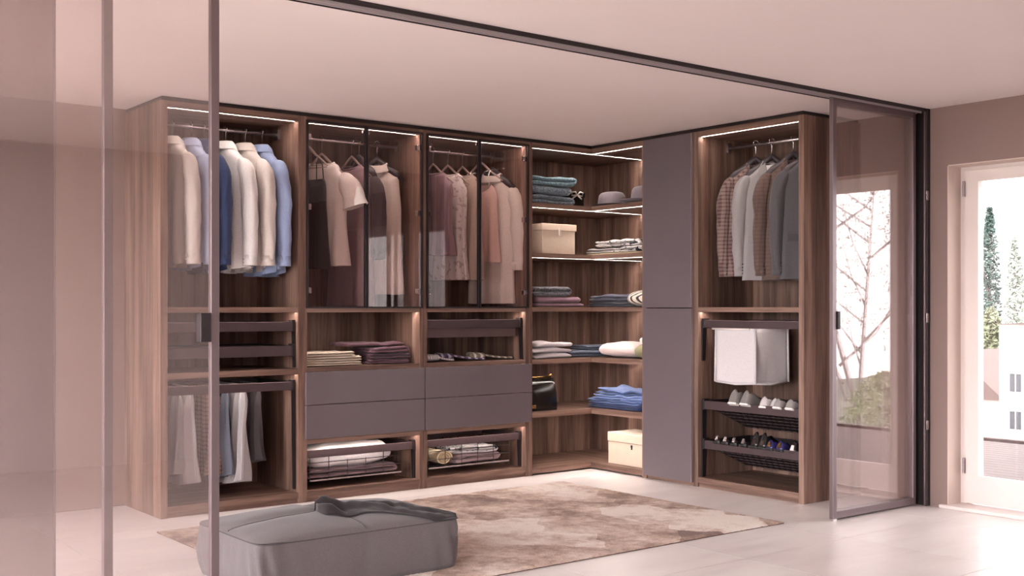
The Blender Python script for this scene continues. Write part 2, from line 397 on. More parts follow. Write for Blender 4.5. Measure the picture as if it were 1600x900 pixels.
tree((15.3, .7, -3.2), 3.3, bush, 3500, .05, 'leafB', 'outermost green shrub along the deck edge', 2, name='garden_bush', cat='bush')

# ------------------------------------------------------------------ glass partition
TRK = [4.213, 4.247, 4.281]
t = thing('ceiling_track', 'dark three channel sliding door track along the ceiling', 'track', (3.0, 4.247, 2.585))
obj('channel_base', B(LX2, RX, 4.19, 4.304, 2.592, 2.6), 'dark', t)
for y in (4.19, 4.227, 4.261, 4.298): obj('rail', B(LX2, RX, y, y+.006, 2.578 if y in (4.19, 4.298) else 2.574, 2.592), 'railp' if y not in (4.19, 4.298) else 'dark', t)
def gpanel(x0, x1, y, hx, label, hz=(1.16, 1.275), right=True, stiles=(.034, .034), group='sliding glass panels', gm_='pglass'):
    t = thing('sliding_glass_panel', label, 'glass door', ((x0+x1)/2, y, 0), 0, group)
    d = .014; a, c = stiles; z0, z1 = .012, 2.577
    if a: obj('stile', B(x0, x0+a, y-d, y+d, z0, z1), 'frame', t, bev=.002)
    if c: obj('stile', B(x1-c, x1, y-d, y+d, z0, z1), 'frame', t, bev=.002)
    obj('top_rail', B(x0+a, x1-c, y-d, y+d, z1-.04, z1), 'frame', t, bev=.002)
    obj('bottom_rail', B(x0+a, x1-c, y-d, y+d, z0, z0+.045), 'frame', t, bev=.002)
    obj('pane', B(x0+a-.004, x1-c+.004, y-.003, y+.003, z0+.04, z1-.035), gm_, t)
    if hx is not None:
        obj('handle', B(hx[0], hx[1], y-d-.012, y+d+.006, hz[0], hz[1]), 'dark', t, bev=.003)
    obj('roller', B(x0+.002, x0+.04, y-.012, y+.012, z1, z1+.013), 'chrome', t)
    obj('floor_guide', B(x0+.002, x0+.04, y-.012, y+.012, 0, z0), 'chrome', t)
    return t
gpanel(0.83, 1.829, TRK[0], (1.748, 1.792), 'front left glass panel with dark handle nearest the grey ottoman', (1.165, 1.278))
gpanel(0.43, 1.427, TRK[1], None, 'middle left glass panel whose post stands left of the handle panel')
gpanel(0.23, 1.232, TRK[2], None, 'rearmost left glass panel without a visible post', stiles=(0.03, 0.004), gm_='pglass2')
gpanel(5.775, 6.66, TRK[1], (5.812, 5.834), 'right glass panel beside the terrace window, outer edge free', (1.165, 1.275))
gpanel(5.835, 6.69, TRK[2], None, 'glass panel stacked behind the right free panel', stiles=(.03, .034))
t = thing('partition_jamb', 'dark metal jamb profile fixed on the rose wall', 'jamb', (6.72, 4.247, 0))
obj('jamb_body', B(6.715, RX, 4.185, 4.31, 0, 2.6), 'dark', t, bev=.002)
obj('jamb_fin', B(6.695, 6.715, 4.19, 4.2, 0, 2.6), 'frame', t)
obj('jamb_fin', B(6.695, 6.715, 4.297, 4.307, 0, 2.6), 'frame', t)
for z in (.5, 1.2, 2.0): obj('clip', B(6.70, 6.72, 4.178, 4.185, z, z+.06), 'alu', t)

# ------------------------------------------------------------------ wardrobes
PT = 0.033
def led_x(p, x0, x1, y, z):
    if z > 1.4: obj('added_led_lip', B(x0, x1, y-.003, y, z-(z-1.3)/7.4*.0076, z), 'bronze', p)  # added lip, sized to hide most of the bright strip from the camera
    return obj('led_strip', B(x0, x1, y, y+.009, z-.00005, z+.004), 'led', p)
def led_y(p, y0, y1, x, z):
    if z > 1.4: obj('added_led_lip', B(x-.003, x, y0, y1, z-(z-1.3)/7.4*.0076, z), 'bronze', p)  # same added lip, masking the strip's brightness along y
    return obj('led_strip', B(x, x+.009, y0, y1, z-.00005, z+.004), 'led', p)
def unit_x(label, x0, x1, shelves, endl=False, backz=None):
    """carcass in the back run between x0 and x1; shelves = list of (bottom, top)"""
    t = thing('wardrobe_unit', label, 'wardrobe', ((x0+x1)/2, (FY+BY)/2, 0), 0, 'walnut wardrobe units')
    a = x0+(.045 if endl else PT); c = x1-PT
    obj('side_panel', B(x0, a, FY, BY-.003, 0, 2.572), 'woodV', t, bev=.0015)
    obj('side_panel', B(c, x1, FY, BY-.003, 0, 2.572), 'woodV', t, bev=.0015)
    obj('back_panel', B(a, c, BY-.02, BY-.004, .07, 2.535), 'woodV', t)
    obj('top_panel', B(a, c, FY, BY-.02, 2.535, 2.572), 'woodX', t)
    obj('base_panel', B(a, c, FY, BY-.02, .03, .07), 'woodX', t, bev=.0015)
    obj('plinth', B(a, c, FY+.012, FY+.03, 0, .03), 'woodX', t)
    led_x(t, a+.005, c-.005, FY+.03, 2.535)
    for (z0, z1) in shelves:
        obj('shelf', B(a, c, FY+.002, BY-.02, z0, z1), 'woodX', t, bev=.0015)
        led_x(t, a+.005, c-.005, FY+.03, z0)
    return t, a, c
def hrod(p, a, c, y=7.1, z=2.473):
    r = obj('hanging_rod', MB().tube([(a, y, z), (c, y, z)], .0125, 12), 'alu', p, True)
    for x, s in ((a, 1), (c, -1)):
        obj('rod_bracket', B(min(x, x+s*.014), max(x, x+s*.014), y-.02, y+.02, z-.03, z+.04), 'alu', r)
def tray_x(p, a, c, z0, z1, floor=True, drop=0):
    """pull-out frame: front rail, side rails, end caps, tray floor"""
    y = FY+.035
    f = obj('pullout_tray', B(a+.012, c-.03, y, y+.018, z0, z1), 'bronze', p, bev=.002)
    obj('end_cap', B(c-.03, c-.006, y-.004, y+.05, z0-.004, z1+.012), 'dark', f, bev=.002)
    obj('end_cap', B(a+.004, a+.012, y-.004, y+.05, z0-.004, z1+.012), 'dark', f)
    obj('side_rail', B(c-.024, c-.012, y+.05, BY-.06, z0+.01, z1), 'dark', f)
    obj('side_rail', B(a+.014, a+.026, y+.018, BY-.06, z0+.01, z1), 'dark', f)
    obj('back_rail', B(a+.026, c-.024, BY-.08, BY-.06, z0, z1), 'dark', f)
    if floor: obj('tray_floor', B(a+.026, c-.024, y+.018, BY-.08, z1-.022, z1-.012), 'felt', f)
    if drop:
        obj('drawer_box', MB().box(a+.03, c-.055, y+.02, y+.034, z0-drop, z0+.004).box(a+.03, c-.055, y+.034, BY-.1, z0-drop, z0-drop+.01), 'darkwood', f, bev=.0015)
    return f
def basket_x(p, a, c, z0, z1, zb):
    y = FY+.05; yb = BY-.09; r = .0028
    f = obj('wire_basket', B(a+.012, c-.03, y, y+.016, z0, z1), 'bronze', p, bev=.002)
    obj('end_cap', B(c-.03, c-.006, y-.004, y+.045, z0-.004, z1+.012), 'dark', f, bev=.002)
    obj('side_rail', B(c-.024, c-.012, y+.045, yb, z0+.01, z1), 'bronze', f)
    obj('side_rail', B(a+.014, a+.026, y+.016, yb, z0+.01, z1), 'bronze', f)
    obj('back_rail', B(a+.026, c-.024, yb-.02, yb, z0, z1), 'bronze', f)
    mb = MB(); xa, xc = a+.05, c-.12; zz = [zb+(z0-zb)*k/2.6 for k in range(3)]
    for z in zz: mb.tube([(xa, y+.008, z), (xc, y+.008, z), (xc, yb-.03, z), (xa, yb-.03, z), (xa, y+.008, z)], r, 5, caps=False)
    nw = 6
    for k in range(nw):
        x = xa+(xc-xa)*k/(nw-1)
        mb.tube([(x, y+.008, z0), (x, y+.008, zb), (x, yb-.03, zb), (x, yb-.03, z0)], r, 5)
    for k in range(1, 5):
        yy = y+.008+(yb-.038-y)*k/5
        mb.tube([(xc, yy, z0), (xc, yy, zb), (xa, yy, zb), (xa, yy, z0)], r, 5)
    obj('wire_grid', mb, 'dark', f)
    obj('front_wire', MB().box(xa, xc, y+.003, y+.012, zb-.006, zb+.004), 'alu', f)
    mb = MB().prism([(y, z1), (y+.045, z1), (y+.03, .075), (y+.0, .075)], 'x', c-.014, c-.002)
    obj('runner_post', mb, 'dark', f)
    return f
def gdoor(p, x0, x1, z0, z1, hinge):
    y0, y1 = FY-.022, FY-.004; fw = .011
    mb = MB().box(x0, x0+fw, y0, y1, z0, z1).box(x1-fw, x1, y0, y1, z0, z1).box(x0+fw, x1-fw, y0, y1, z0, z0+fw).box(x0+fw, x1-fw, y0, y1, z1-fw, z1)
    d = obj('glass_door', mb, 'dark', p)
    obj('pane', B(x0+fw-.002, x1-fw+.002, y0+.007, y0+.011, z0+fw-.002, z1-fw+.002), 'dglass', d)
    for z in (z0+.1, (z0+z1)/2+.03, z1-.13):
        hx = x0+fw if hinge < 0 else x1-fw-.03
        obj('hinge', B(hx, hx+.03, y1-.004, y1+.03, z, z+.04), 'chrome', d, bev=.004)
    hx = x1-fw-.014 if hinge < 0 else x0+fw
    obj('corner_clip', B(hx, hx+.014, y1-.006, y1+.006, z1-fw-.04, z1-fw-.012), 'chrome', d, bev=.002)
    return d

# left open unit
UL, a, c = unit_x('open walnut wardrobe unit with shirts, trays and trousers', 2.585, 3.551, [(1.265, 1.30), (.855, .892)], True)
hrod(UL, a, c); La, Lc = a, c
tray_x(UL, a, c, 1.142, 1.204); tray_x(UL, a, c, .976, 1.046)
tr = tray_x(UL, a, c, .75, .806, floor=False)
TROUS = [2.74, 2.83, 2.975, 3.075, 3.165, 3.30]
for x in TROUS: obj('trouser_bar', MB().tube([(x, FY+.05, .785), (x, BY-.08, .785)], .006, 8), 'dark', tr, True)
for zc in (.806, 1.046, 1.204):
    pass
# two middle units with smoked glass doors and grey drawers
MU = []
for k, (x0, x1, lab) in enumerate(((3.551, 4.510, 'glass door wardrobe unit left of centre, holding folded towels'), (4.510, 5.482, 'glass door wardrobe unit beside the corner shelves'))):
    U, a, c = unit_x(lab, x0, x1, [(1.265, 1.30), (.868, .898), (.385, .415)])
    hrod(U, a, c); MU.append((U, a, c))
    xm = (x0+x1)/2+.0
    gdoor(U, x0+.022, xm-.003, 1.293, 2.548, -1); gdoor(U, xm+.003, x1-.014, 1.293, 2.548, 1)
    for (z0, z1) in ((.649, .866), (.42, .645)):
        obj('drawer', B(x0+.014 if k == 0 else x0+.003, x1-.003 if k == 0 else x1+.008, FY-.024, FY-.003, z0, z1), 'grey', U, bev=.0025)
    basket_x(U, a, c, .283, .335, .13)
tray_x(MU[1][0], MU[1][1], MU[1][2], 1.143, 1.207, True, .066)
for (U, a, c) in (MU[1],):
    obj('runner_post', MB().prism([(FY+.035, 1.2), (FY+.08, 1.2), (FY+.06, .9), (FY+.03, .9)], 'x', c-.012, c-.001), 'dark', U)
obj('runner_post', MB().prism([(FY+.035, 1.2), (FY+.08, 1.2), (FY+.06, .9), (FY+.03, .9)], 'x', Lc-.012, Lc-.001), 'dark', UL)
obj('runner_post', MB().prism([(FY+.035, .80), (FY+.08, .80), (FY+.06, .09), (FY+.03, .09)], 'x', Lc-.012, Lc-.001), 'dark', UL)

# corner unit: L-shaped shelves
UC = thing('corner_wardrobe', 'open walnut corner shelving with lit shelves of folded clothes', 'shelving', (6.3, 7.0, 0))
CY1 = 6.197
obj('side_panel', B(5.482, 5.482+PT, FY, BY-.003, 0, 2.572), 'woodV', UC, bev=.0015)
obj('side_panel', B(FX, RX-.003, CY1, CY1+PT, 0, 2.572), 'woodV', UC, bev=.0015)
obj('back_panel', B(5.515, RX-.02, BY-.02, BY-.004, .05, 2.535), 'woodV', UC)
obj('back_panel', B(RX-.02, RX-.004, CY1+PT, BY-.02, .05, 2.535), 'woodV', UC)
def lshelf(name, z0, z1, inset=0):
    poly = [(5.515, FY+inset), (FX+inset, FY+inset), (FX+inset, CY1+PT), (RX-.02, CY1+PT), (RX-.02, BY-.02), (5.515, BY-.02)]
    o = obj(name, MB().prism([(5.515, FY+inset), (FX+inset, FY+inset), (FX+inset, BY-.02), (5.515, BY-.02)], 'z', z0, z1), 'woodX', UC)
    o2 = obj(name, MB().prism([(FX+inset, CY1+PT), (RX-.02, CY1+PT), (RX-.02, BY-.02), (FX+inset, BY-.02)], 'z', z0, z1), 'woodY', UC)
SH = [(2.075, 2.109), (1.685, 1.72), (1.265, 1.30), (.858, .896), (.445, .486), (.012, .054)]
lshelf('top_panel', 2.535, 2.572)
for z0, z1 in SH: lshelf('shelf', z0, z1)
for z in [2.535]+[s[0] for s in SH[:-1]]:
    led_x(UC, 5.52, RX-.03, FY+.03, z)
    led_y(UC, CY1+PT+.004, FY+.02, FX+.03, z)

# grey door cabinet
DY0, DY1 = 5.688, CY1
UG = thing('tall_cabinet', 'tall cabinet with two flat grey doors', 'cabinet', (6.43, 5.94, 0))
obj('side_panel', B(FX, RX-.003, DY0, DY0+.018, 0, 2.572), 'woodV', UG)
obj('side_panel', B(FX, RX-.003, DY1-.018, DY1, 0, 2.572), 'woodV', UG)
obj('base_panel', B(FX+.01, RX-.01, DY0+.018, DY1-.018, .0, .05), 'woodY', UG)
obj('top_panel', B(FX, RX-.01, DY0+.018, DY1-.018, 2.54, 2.572), 'woodY', UG)
obj('back_panel', B(RX-.02, RX-.006, DY0+.018, DY1-.018, .05, 2.54), 'woodV', UG)
for (z0, z1) in ((.028, 1.291), (1.297, 2.565)):
    d = obj('cabinet_door', B(FX-.026, FX-.004, DY0+.012, DY1-.003, z0, z1), 'grey', UG, bev=.002)
    obj('edge_trim', B(FX-.028, FX-.003, DY0+.006, DY0+.0115, z0, z1), 'alu', d)

# right open unit
RYa, RYb = 4.716, 5.688
UR = thing('wardrobe_unit', 'open walnut wardrobe unit with jackets, hamper and shoe racks', 'wardrobe', (6.43, 5.2, 0), 0, 'walnut wardrobe units')
ya, yb = RYa+.045, RYb-PT
obj('side_panel', B(FX, RX-.003, RYa, ya, 0, 2.572), 'woodV', UR, bev=.0015)
obj('side_panel', B(FX, RX-.003, yb, RYb, 0, 2.572), 'woodV', UR, bev=.0015)
obj('back_panel', B(RX-.02, RX-.004, ya, yb, .07, 2.535), 'woodV', UR)
obj('top_panel', B(FX, RX-.02, ya, yb, 2.535, 2.572), 'woodY', UR)
obj('base_panel', B(FX, RX-.02, ya, yb, .03, .07), 'woodY', UR, bev=.0015)
obj('plinth', B(FX+.012, FX+.03, ya, yb, 0, .03), 'woodY', UR)
obj('shelf', B(FX+.002, RX-.02, ya, yb, 1.265, 1.30), 'woodY', UR, bev=.0015)
led_y(UR, ya+.005, yb-.005, FX+.03, 2.535); led_y(UR, ya+.005, yb-.005, FX+.03, 1.265)
rr = obj('hanging_rod', MB().tube([(6.45, ya, 2.473), (6.45, yb, 2.473)], .0125, 12), 'alu', UR, True)
for y, s in ((ya, 1), (yb, -1)): obj('rod_bracket', B(6.43, 6.47, min(y, y+s*.014), max(y, y+s*.014), 2.443, 2.513), 'alu', rr)
def bar_y(z0, z1, name='pullout_frame'):
    x = FX+.035
    f = obj(name, B(x, x+.018, ya+.012, yb-.03, z0, z1), 'bronze', UR, bev=.002)
    obj('end_cap', B(x-.004, x+.05, yb-.03, yb-.006, z0-.004, z1+.012), 'dark', f, bev=.002)
    obj('side_rail', B(x+.05, RX-.06, yb-.024, yb-.012, z0+.008, z1), 'dark', f)
    obj('side_rail', B(x+.018, RX-.06, ya+.014, ya+.026, z0+.008, z1), 'dark', f)
    obj('back_rail', B(RX-.08, RX-.06, ya+.026, yb-.024, z0, z1), 'dark', f)
    obj('runner_post', MB().prism([(x, z1), (x+.045, z1), (x+.03, z0-.24), (x, z0-.24)], 'y', yb-.012, yb-.001), 'dark', f)
    return f
hf = bar_y(1.152, 1.206)
obj('cross_rail', B(FX+.05, RX-.06, 5.19, 5.205, 1.16, 1.2), 'dark', hf)
def shoe_rack(z0, z1):
    f = bar_y(z0, z1, 'shoe_rack')
    xa, xb = FX+.055, RX-.12; za, zb = z0+.028, z0-.16
    mb = MB()
    n = 16
    for k in range(n+1):
        y = ya+.03+(yb-ya-.06)*k/n
        mb.tube([(xa, y, za), (xb, y, zb)], .0035, 5)
    for k in range(7):
        q = k/6; x = xa+(xb-xa)*q; z = za+(zb-za)*q
        mb.tube([(x, ya+.03, z), (x, yb-.03, z)], .0035, 5)
    obj('mesh_tray', mb, 'bronze', f)
    obj('liner', MB().prism([(xa, za+.008), (xb, zb+.008), (xb, zb+.004), (xa, za+.004)], 'y', ya+.03, yb-.03), 'dark', f)
    return lambda q: (xa+(xb-xa)*q, za+(zb-za)*q)
rk1 = shoe_rack(.562, .624); rk2 = shoe_rack(.276, .338)

# ------------------------------------------------------------------ garments
F = {}
F['cream'] = fabric('cream_cotton', 'd8cdc6'); F['paleblue'] = fabric('pale_blue_cotton', 'aab4cf'); F['navy'] = fabric('navy_cotton', '3a4566')
F['white'] = fabric('white_cotton', 'e6e0de'); F['offwhite'] = fabric('off_white_cotton', 'd6cbc5'); F['blue'] = fabric('blue_cotton', '98a6c8')
F['black'] = fabric('black_satin', '1d181a', .4); F['tee'] = fabric('white_jersey', 'ded3cc'); F['mauve'] = fabric('mauve_crepe', '8f7579')
F['char'] = fabric('charcoal_wool', '4c4144'); F['ivory'] = fabric('ivory_crepe', 'd9cbc1'); F['lilac'] = fabric('lilac_stripe', '8b7076', stripe='a08890')
F['lace'] = fabric('white_lace', 'd9cdc9', spots='b9a9a6'); F['beige'] = fabric('beige_silk', 'b8a396'); F['pink'] = fabric('pink_satin', 'd4b3a8', .5)
F['plaid'] = fabric('plaid_wool', '86716a', check='553b3d'); F['ltweed'] = fabric('light_grey_wool', '968f8f'); F['brown'] = fabric('brown_wool', '66524c', check='574540'); F['dgrey'] = fabric('dark_grey_wool', '585356')
F['tgrey'] = fabric('grey_wool', '9b9798'); F['tlight'] = fabric('pale_grey_wool', 'b9b4b5'); F['tdark'] = fabric('dark_wool', '4a4346'); F['tplaid'] = fabric('brown_check', '8d7268', check='4a3735'); F['tblue'] = fabric('blue_grey_wool', '6f7482')
F['lining'] = fabric('dark_lining', '2b2426')
M['hangw'] = plain('hanger_dark', '3a3134', .4, 0, 5, .1); M['hangp'] = plain('hanger_pale', 'a58d84', .4, 0, 5, .1)
M['btn'] = plain('button', 'cfc4bf', .4); M['btnd'] = plain('dark_button', '2a2224', .4)

def interp(rows, n):
    out = []; m_ = len(rows)-1
    for i in range(n):
        q = i/(n-1)*m_; k = min(int(q), m_-1); s = q-k
        out.append(tuple(rows[k][j]*(1-s)+rows[k+1][j]*s for j in range(len(rows[0]))))
    return out
def hanger(loc, rz, label, wide=False, mat='hangw', group='clothes hangers', dz=0):
    t = thing('clothes_hanger', label, 'hanger', loc, rz, group)
    mb = MB(); pts = [(-.018*math.cos(s), 0, .018*math.sin(s)+0.0) for s in [-.5+i*.4 for i in range(10)]]
    pts = [(.018*math.cos(q), 0, .018*math.sin(q)) for q in [PI+.3-i*(PI+1.2)/9 for i in range(10)]]
    pts += [(.006, 0, -.024), (0, 0, -.034), (0, 0, -.065-dz)]
    mb.tube(pts, .0028, 6); obj('hook', mb, 'chrome', t, True, True)
    r0, r1, fl_ = (.022, .030, 1.1) if wide else (.009, .007, .8)
    pts = [(-.19, 0, -.215-dz), (-.14, 0, -.175-dz), (-.08, 0, -.133-dz), (-.03, 0, -.085-dz), (0, 0, -.062-dz), (.03, 0, -.085-dz), (.08, 0, -.133-dz), (.14, 0, -.175-dz), (.19, 0, -.215-dz)]
    rs = [r1*.6, r1, (r0+r1)/2, r0, r0, r0, (r0+r1)/2, r1, r1*.6]
    obj('shoulder_bar', MB().tube(pts, rs, 10, flat=fl_), mat, t, True, True)
    if not wide: obj('lower_bar', MB().tube([(-.18, 0, -.225-dz), (.18, 0, -.225-dz)], .004, 6), mat, t, True, True)
    return t
def garment(name, label, cat, loc, rz, mat, rows, sleeve=None, collar=None, seed=1, fold=.014, group=None, front=1, cuffmat=None, slen=.64, neckdrop=.0, buttons=False, btn='btn', kf=4, tail=.0, pleat=0):
    """rows: (z, half width, half thickness) from neck to hem, local x = across the shoulders, y = front"""
    t = thing(name, label, cat, loc, rz, group)
    rnd = random.Random(seed); ph = rnd.uniform(0, 6); N = 96 if pleat else 44
    rows_ = interp(rows, 26); zt, zb = rows[0][0], rows[-1][0]
    rings = []
    for (z, A, Bt) in rows_:
        q = (zt-z)/(zt-zb); r = []
        for k in range(N):
            th = 2*PI*k/N; cs, sn = math.cos(th), math.sin(th)
            x = A*math.copysign(abs(cs)**.85, cs); y = Bt*math.copysign(abs(sn)**.8, sn)
            am = fold*max(0, q-.12)*1.5
            y += am*math.sin(kf*PI*x/max(A, .05)+ph+1.5*q)+am*.7*noise.noise((x*9+seed, z*3, y*4))
            if pleat: y += pleat*min(1, q*6)*(math.sin(kf*2.1*PI*x/max(A, .05)+ph*2)+.6*math.sin(kf*3.7*PI*x/max(A, .05)+ph))
            x += am*.5*noise.noise((seed*3.1, z*5, th))
            zz = z
            if q > .9: zz += tail*abs(cs)**2*(q-.9)*10+.006*noise.noise((x*12, seed, 0))*(q-.9)*10
            if q < .2 and neckdrop and sn*front > 0: zz -= neckdrop*(1-q*5)*sn*front
            r.append((x, y, zz))
        rings.append(r)
    body = obj('body', MB().loft(rings, True, False, False), mat, t, True, True)
    sh = max(r_[1] for r_ in rows[:5]); zs = rows[3][0]
    syo = -.02*front if cat == 'jacket' else front*.010
    if sleeve:
        for sg in (1, -1):
            if sleeve == 'long':
                path = [(sh*.80, zs+.012, .03, .03), (sh*.93, zs-.012, .052, .042), (sh+.012, zs-.07, .064, .05), (sh+.032, zs-.17, .066, .05), (sh+.04, zs-.32, .060, .047), (sh+.045, zs-.48, .052, .043), (sh+.04, zs-slen+.05, .048, .040), (sh+.035, zs-slen, .046, .038)]
            else:
                path = [(sh*.80, zs+.012, .03, .03), (sh*.93, zs-.01, .055, .045), (sh+.02, zs-.06, .075, .05), (sh+.055, zs-.13, .088, .05), (sh+.075, zs-slen, .095, .048)]
            P = interp(path, 20); rg = []
            for i, (x, z, ra, rb) in enumerate(P):
                x2, z2 = P[min(i+1, 19)][:2]; x1_, z1_ = P[max(i-1, 0)][:2]
                if cat == 'jacket': x -= .022*i/19
                d = Vector((x2-x1_, 0, z2-z1_)).normalized(); nrm = Vector((-d.z, 0, d.x))
                if cat == 'jacket': ra *= .82
                rr_ = []
                for k in range(20):
                    th = 2*PI*k/20
                    wv = 1+.24*noise.noise((math.cos(th)*1.6+seed, math.sin(th)*1.6, z*11+sg))
                    p = Vector((x, 0, z))+nrm*math.cos(th)*ra*wv+Vector((0, 1, 0))*math.sin(th)*rb*wv
                    rr_.append((p.x*sg, p.y+syo*i/19, p.z))
                rg.append(rr_)
            s = obj('sleeve', MB().loft(rg, True, True, False), mat, t, True, True)
            if sleeve == 'long':
                xx, zz = P[-1][:2]; xx -= .022 if cat == 'jacket' else 0
                mb = MB(); ring = lambda z, g: [((xx+math.cos(2*PI*k/20)*(.047*(.84 if cat == 'jacket' else 1)+g))*sg, syo+math.sin(2*PI*k/20)*(.039+g), z) for k in range(20)]
                mb.loft([ring(zz+.05, .001), ring(zz+.052, .004), ring(zz-.012, .005), ring(zz-.014, .0)], True, False, False)
                obj('cuff', mb, cuffmat or mat, s, True, True)
                mb = MB()
                for k in range(4 if cat == 'jacket' else 2):
                    for fs in (-1, 1):
                        mb.lathe([(.001, .0), (.0055, .0005), (.0055, .003), (.001, .004)], 10, Matrix.Translation(((xx-.006)*sg, syo+fs*.044, zz+.005+k*.022)) @ Matrix.Rotation(-fs*PI/2, 4, 'X'))
                obj('buttons', mb, btn, s, True, True)
    z0 = rows[0][0]; nr, nb = rows[0][1], rows[0][2]
    if collar == 'shirt':
        mb = MB(); R = []
        for (g, dz) in ((.0, -.012), (.002, .02), (.004, .038), (.010, .042), (.018, .034), (.030, .0), (.034, -.012)):
            R.append([((nr+g)*math.cos(2*PI*k/28), (nb+g)*math.sin(2*PI*k/28), z0+dz-.03*max(0, front*math.sin(2*PI*k/28))) for k in range(28)])
        mb.loft(R, True, False, False); obj('collar', mb, cuffmat or mat, t, True, True)
    if collar in ('round', 'shirt'):
        pass
    if collar == 'round':
        mb = MB().tube([((nr+.004)*math.cos(2*PI*k/28), (nb+.004)*math.sin(2*PI*k/28), z0-neckdrop*max(0, front*math.sin(2*PI*k/28))) for k in range(29)], .006, 8)
        obj('neckband', mb, mat, t, True, True)
    if collar == 'jacket':
        mb = MB(); R = []
        for (g, dz) in ((.0, -.012), (.004, .022), (.010, .026), (.020, .012), (.034, -.012)):
            R.append([((nr+g)*math.cos(a_), (nb+g)*math.sin(a_), z0+dz-.02*max(0, front*math.sin(a_))) for a_ in [(-.15*PI+1.3*PI*k/24)*1.0+PI*(.0 if front < 0 else 1.0) for k in range(25)]])
        mb.loft(R, False, False, False); obj('collar', mb, mat, t, True, True)
        yb_ = lambda z: front*(.052+.012*min(1, (z0-z)/.4))
        lin_ = MB()
        lin_.add([(-.055, yb_(z0)*.9, z0-.004), (.055, yb_(z0)*.9, z0-.004), (.02, yb_(z0-.3)+front*.005, z0-.30), (-.012, yb_(z0-.3)+front*.005, z0-.32)], [(0, 1, 2, 3)])
        obj('lining', lin_, F['lining'], t, False, True)
        for sg in (1, -1):
            pl = [(.06, z0+.002), (.105, z0-.05), (.088, z0-.105), (.112, z0-.115), (.07, z0-.24), (.008, z0-.33), (.022, z0-.2)]
            mb = MB(); vs = []
            for off in (.006, .012): vs.append([(sg*x, yb_(z)+front*off, z) for x, z in pl])
            mb.loft(vs, True, True, True); obj('lapel', mb, mat, t, False, True)
            mb = MB().box(sg*.13-.055, sg*.13+.055, min(yb_(z0-.55), yb_(z0-.55)+front*.014), max(yb_(z0-.55), yb_(z0-.55)+front*.014), z0-.57, z0-.525)
            obj('pocket_flap', mb, mat, t, False, True, .002)
        mb = MB()
        for k in range(2): mb.lathe([(.001, 0), (.009, .0005), (.009, .003), (.001, .004)], 12, Matrix.Translation((.008, yb_(z0-.36)+front*.012, z0-.35-.1*k)) @ Matrix.Rotation(-front*PI/2, 4, 'X'))
        obj('buttons', mb, 'btnd', t, True, True)
    if buttons:
        mb = MB()
        for k in range(6): mb.lathe([(.001, 0), (.006, .0005), (.006, .003), (.001, .004)], 10, Matrix.Translation((0, front*(rows[5][2]+.004), z0-.08-.1*k)) @ Matrix.Rotation(-front*PI/2, 4, 'X'))
        obj('buttons', mb, btn, t, True, True)
    return t
def shirt_rows(L=.80, sh=.215, th=.052, hem=.23, hth=.06, nk=.062):
    z = -.105
    return [(z, nk, .046), (z-.018, nk+.035, .050), (z-.062, sh*.75, .050), (z-.108, sh*.96, .046), (z-.145, sh, .046), (z-.25, sh*.97, th), (z-.45, sh*.95, th*1.05), (z-L, hem, hth)]
RB = -PI/2
RODY, RODZ = 7.1, 2.4875
gl = 'shirts on the left rail'
for i, (x, mt, lab, rot, L, cm, thk) in enumerate((
    (2.775, 'cream', 'cream shirt behind the glass panel, leftmost on the rail', .10, .80, None, .058),
    (2.90, 'paleblue', 'pale blue shirt behind the glass panel beside the cream one', .06, .82, None, .05),
    (2.985, 'navy', 'navy shirt mostly hidden by the dark panel post', .08, .84, None, .045),
    (3.135, 'white', 'bright white shirt right of the dark panel post', .20, .83, None, .058),
    (3.275, 'offwhite', 'off-white shirt between the white and blue shirts', .14, .82, None, .05),
    (3.395, 'blue', 'blue shirt at the right end of the rail', .12, .85, None, .05))):
    garment('hanging_shirt', lab, 'shirt', (x, RODY, RODZ-.03), RB+rot, F[mt], shirt_rows(L, .215, thk), 'long', 'shirt', 11+i, .02, gl, 1, cm, .66, 0, True, tail=.05)
    hanger((x, RODY, RODZ), RB+rot, 'hanger inside the '+lab.split(' shirt')[0]+' shirt on the left rail', dz=.03)
# garments behind the smoked doors
def put(x, name, lab, cat, mt, rows, rot, hl, wide=False, **kw):
    garment(name, lab, cat, (x, RODY, RODZ-.075), RB+rot, F[mt], rows, **kw)
    hanger((x, RODY, RODZ), RB+rot, hl, wide, 'hangp' if not wide else 'hangw', dz=.05)
def top_rows(L, sh=.19, th=.045, hem=.21, hth=.06, nk=.09): return shirt_rows(L, sh, th, hem, hth, nk)
gm = 'clothes behind smoked glass doors'
# camisole: body plus thin straps
x = 3.735
cz = [(-.30, .15, .035), (-.33, .165, .04), (-.36, .17, .04), (-.40, .172, .042), (-.5, .17, .042), (-.6, .175, .045), (-.75, .185, .05), (-.92, .20, .055)]
ct = garment('hanging_camisole', 'black camisole with thin straps behind the leftmost smoked door', 'camisole', (x, RODY, RODZ), RB+.35, F['black'], cz, seed=31, group=gm, neckdrop=.05, front=-1)
for sg in (1, -1):
    for fy in (1, -1): obj('strap', MB().tube([(sg*.105, 0, -.155), (sg*.115, fy*.03, -.20), (sg*.12, fy*.036, -.32)], .004, 6), F['black'], ct, True, True)
hanger((x, RODY, RODZ), RB+.35, 'pale hanger carrying the black camisole', False, 'hangp')
put(3.85, 'hanging_blouse', 'white short sleeved top beside the black camisole', 'top', 'tee', top_rows(.72, .21, .055, .22, .07, .10), .45, 'pale hanger carrying the white short sleeved top', sleeve='short', collar='round', seed=32, group=gm, front=-1, neckdrop=.03, slen=.21)
put(4.09, 'hanging_dress', 'mauve dress hanging at the meeting of the first two smoked doors', 'dress', 'mauve', top_rows(1.0, .19, .045, .22, .06, .08), .3, 'pale hanger carrying the mauve dress', collar='round', seed=33, group=gm, front=-1, neckdrop=.03)
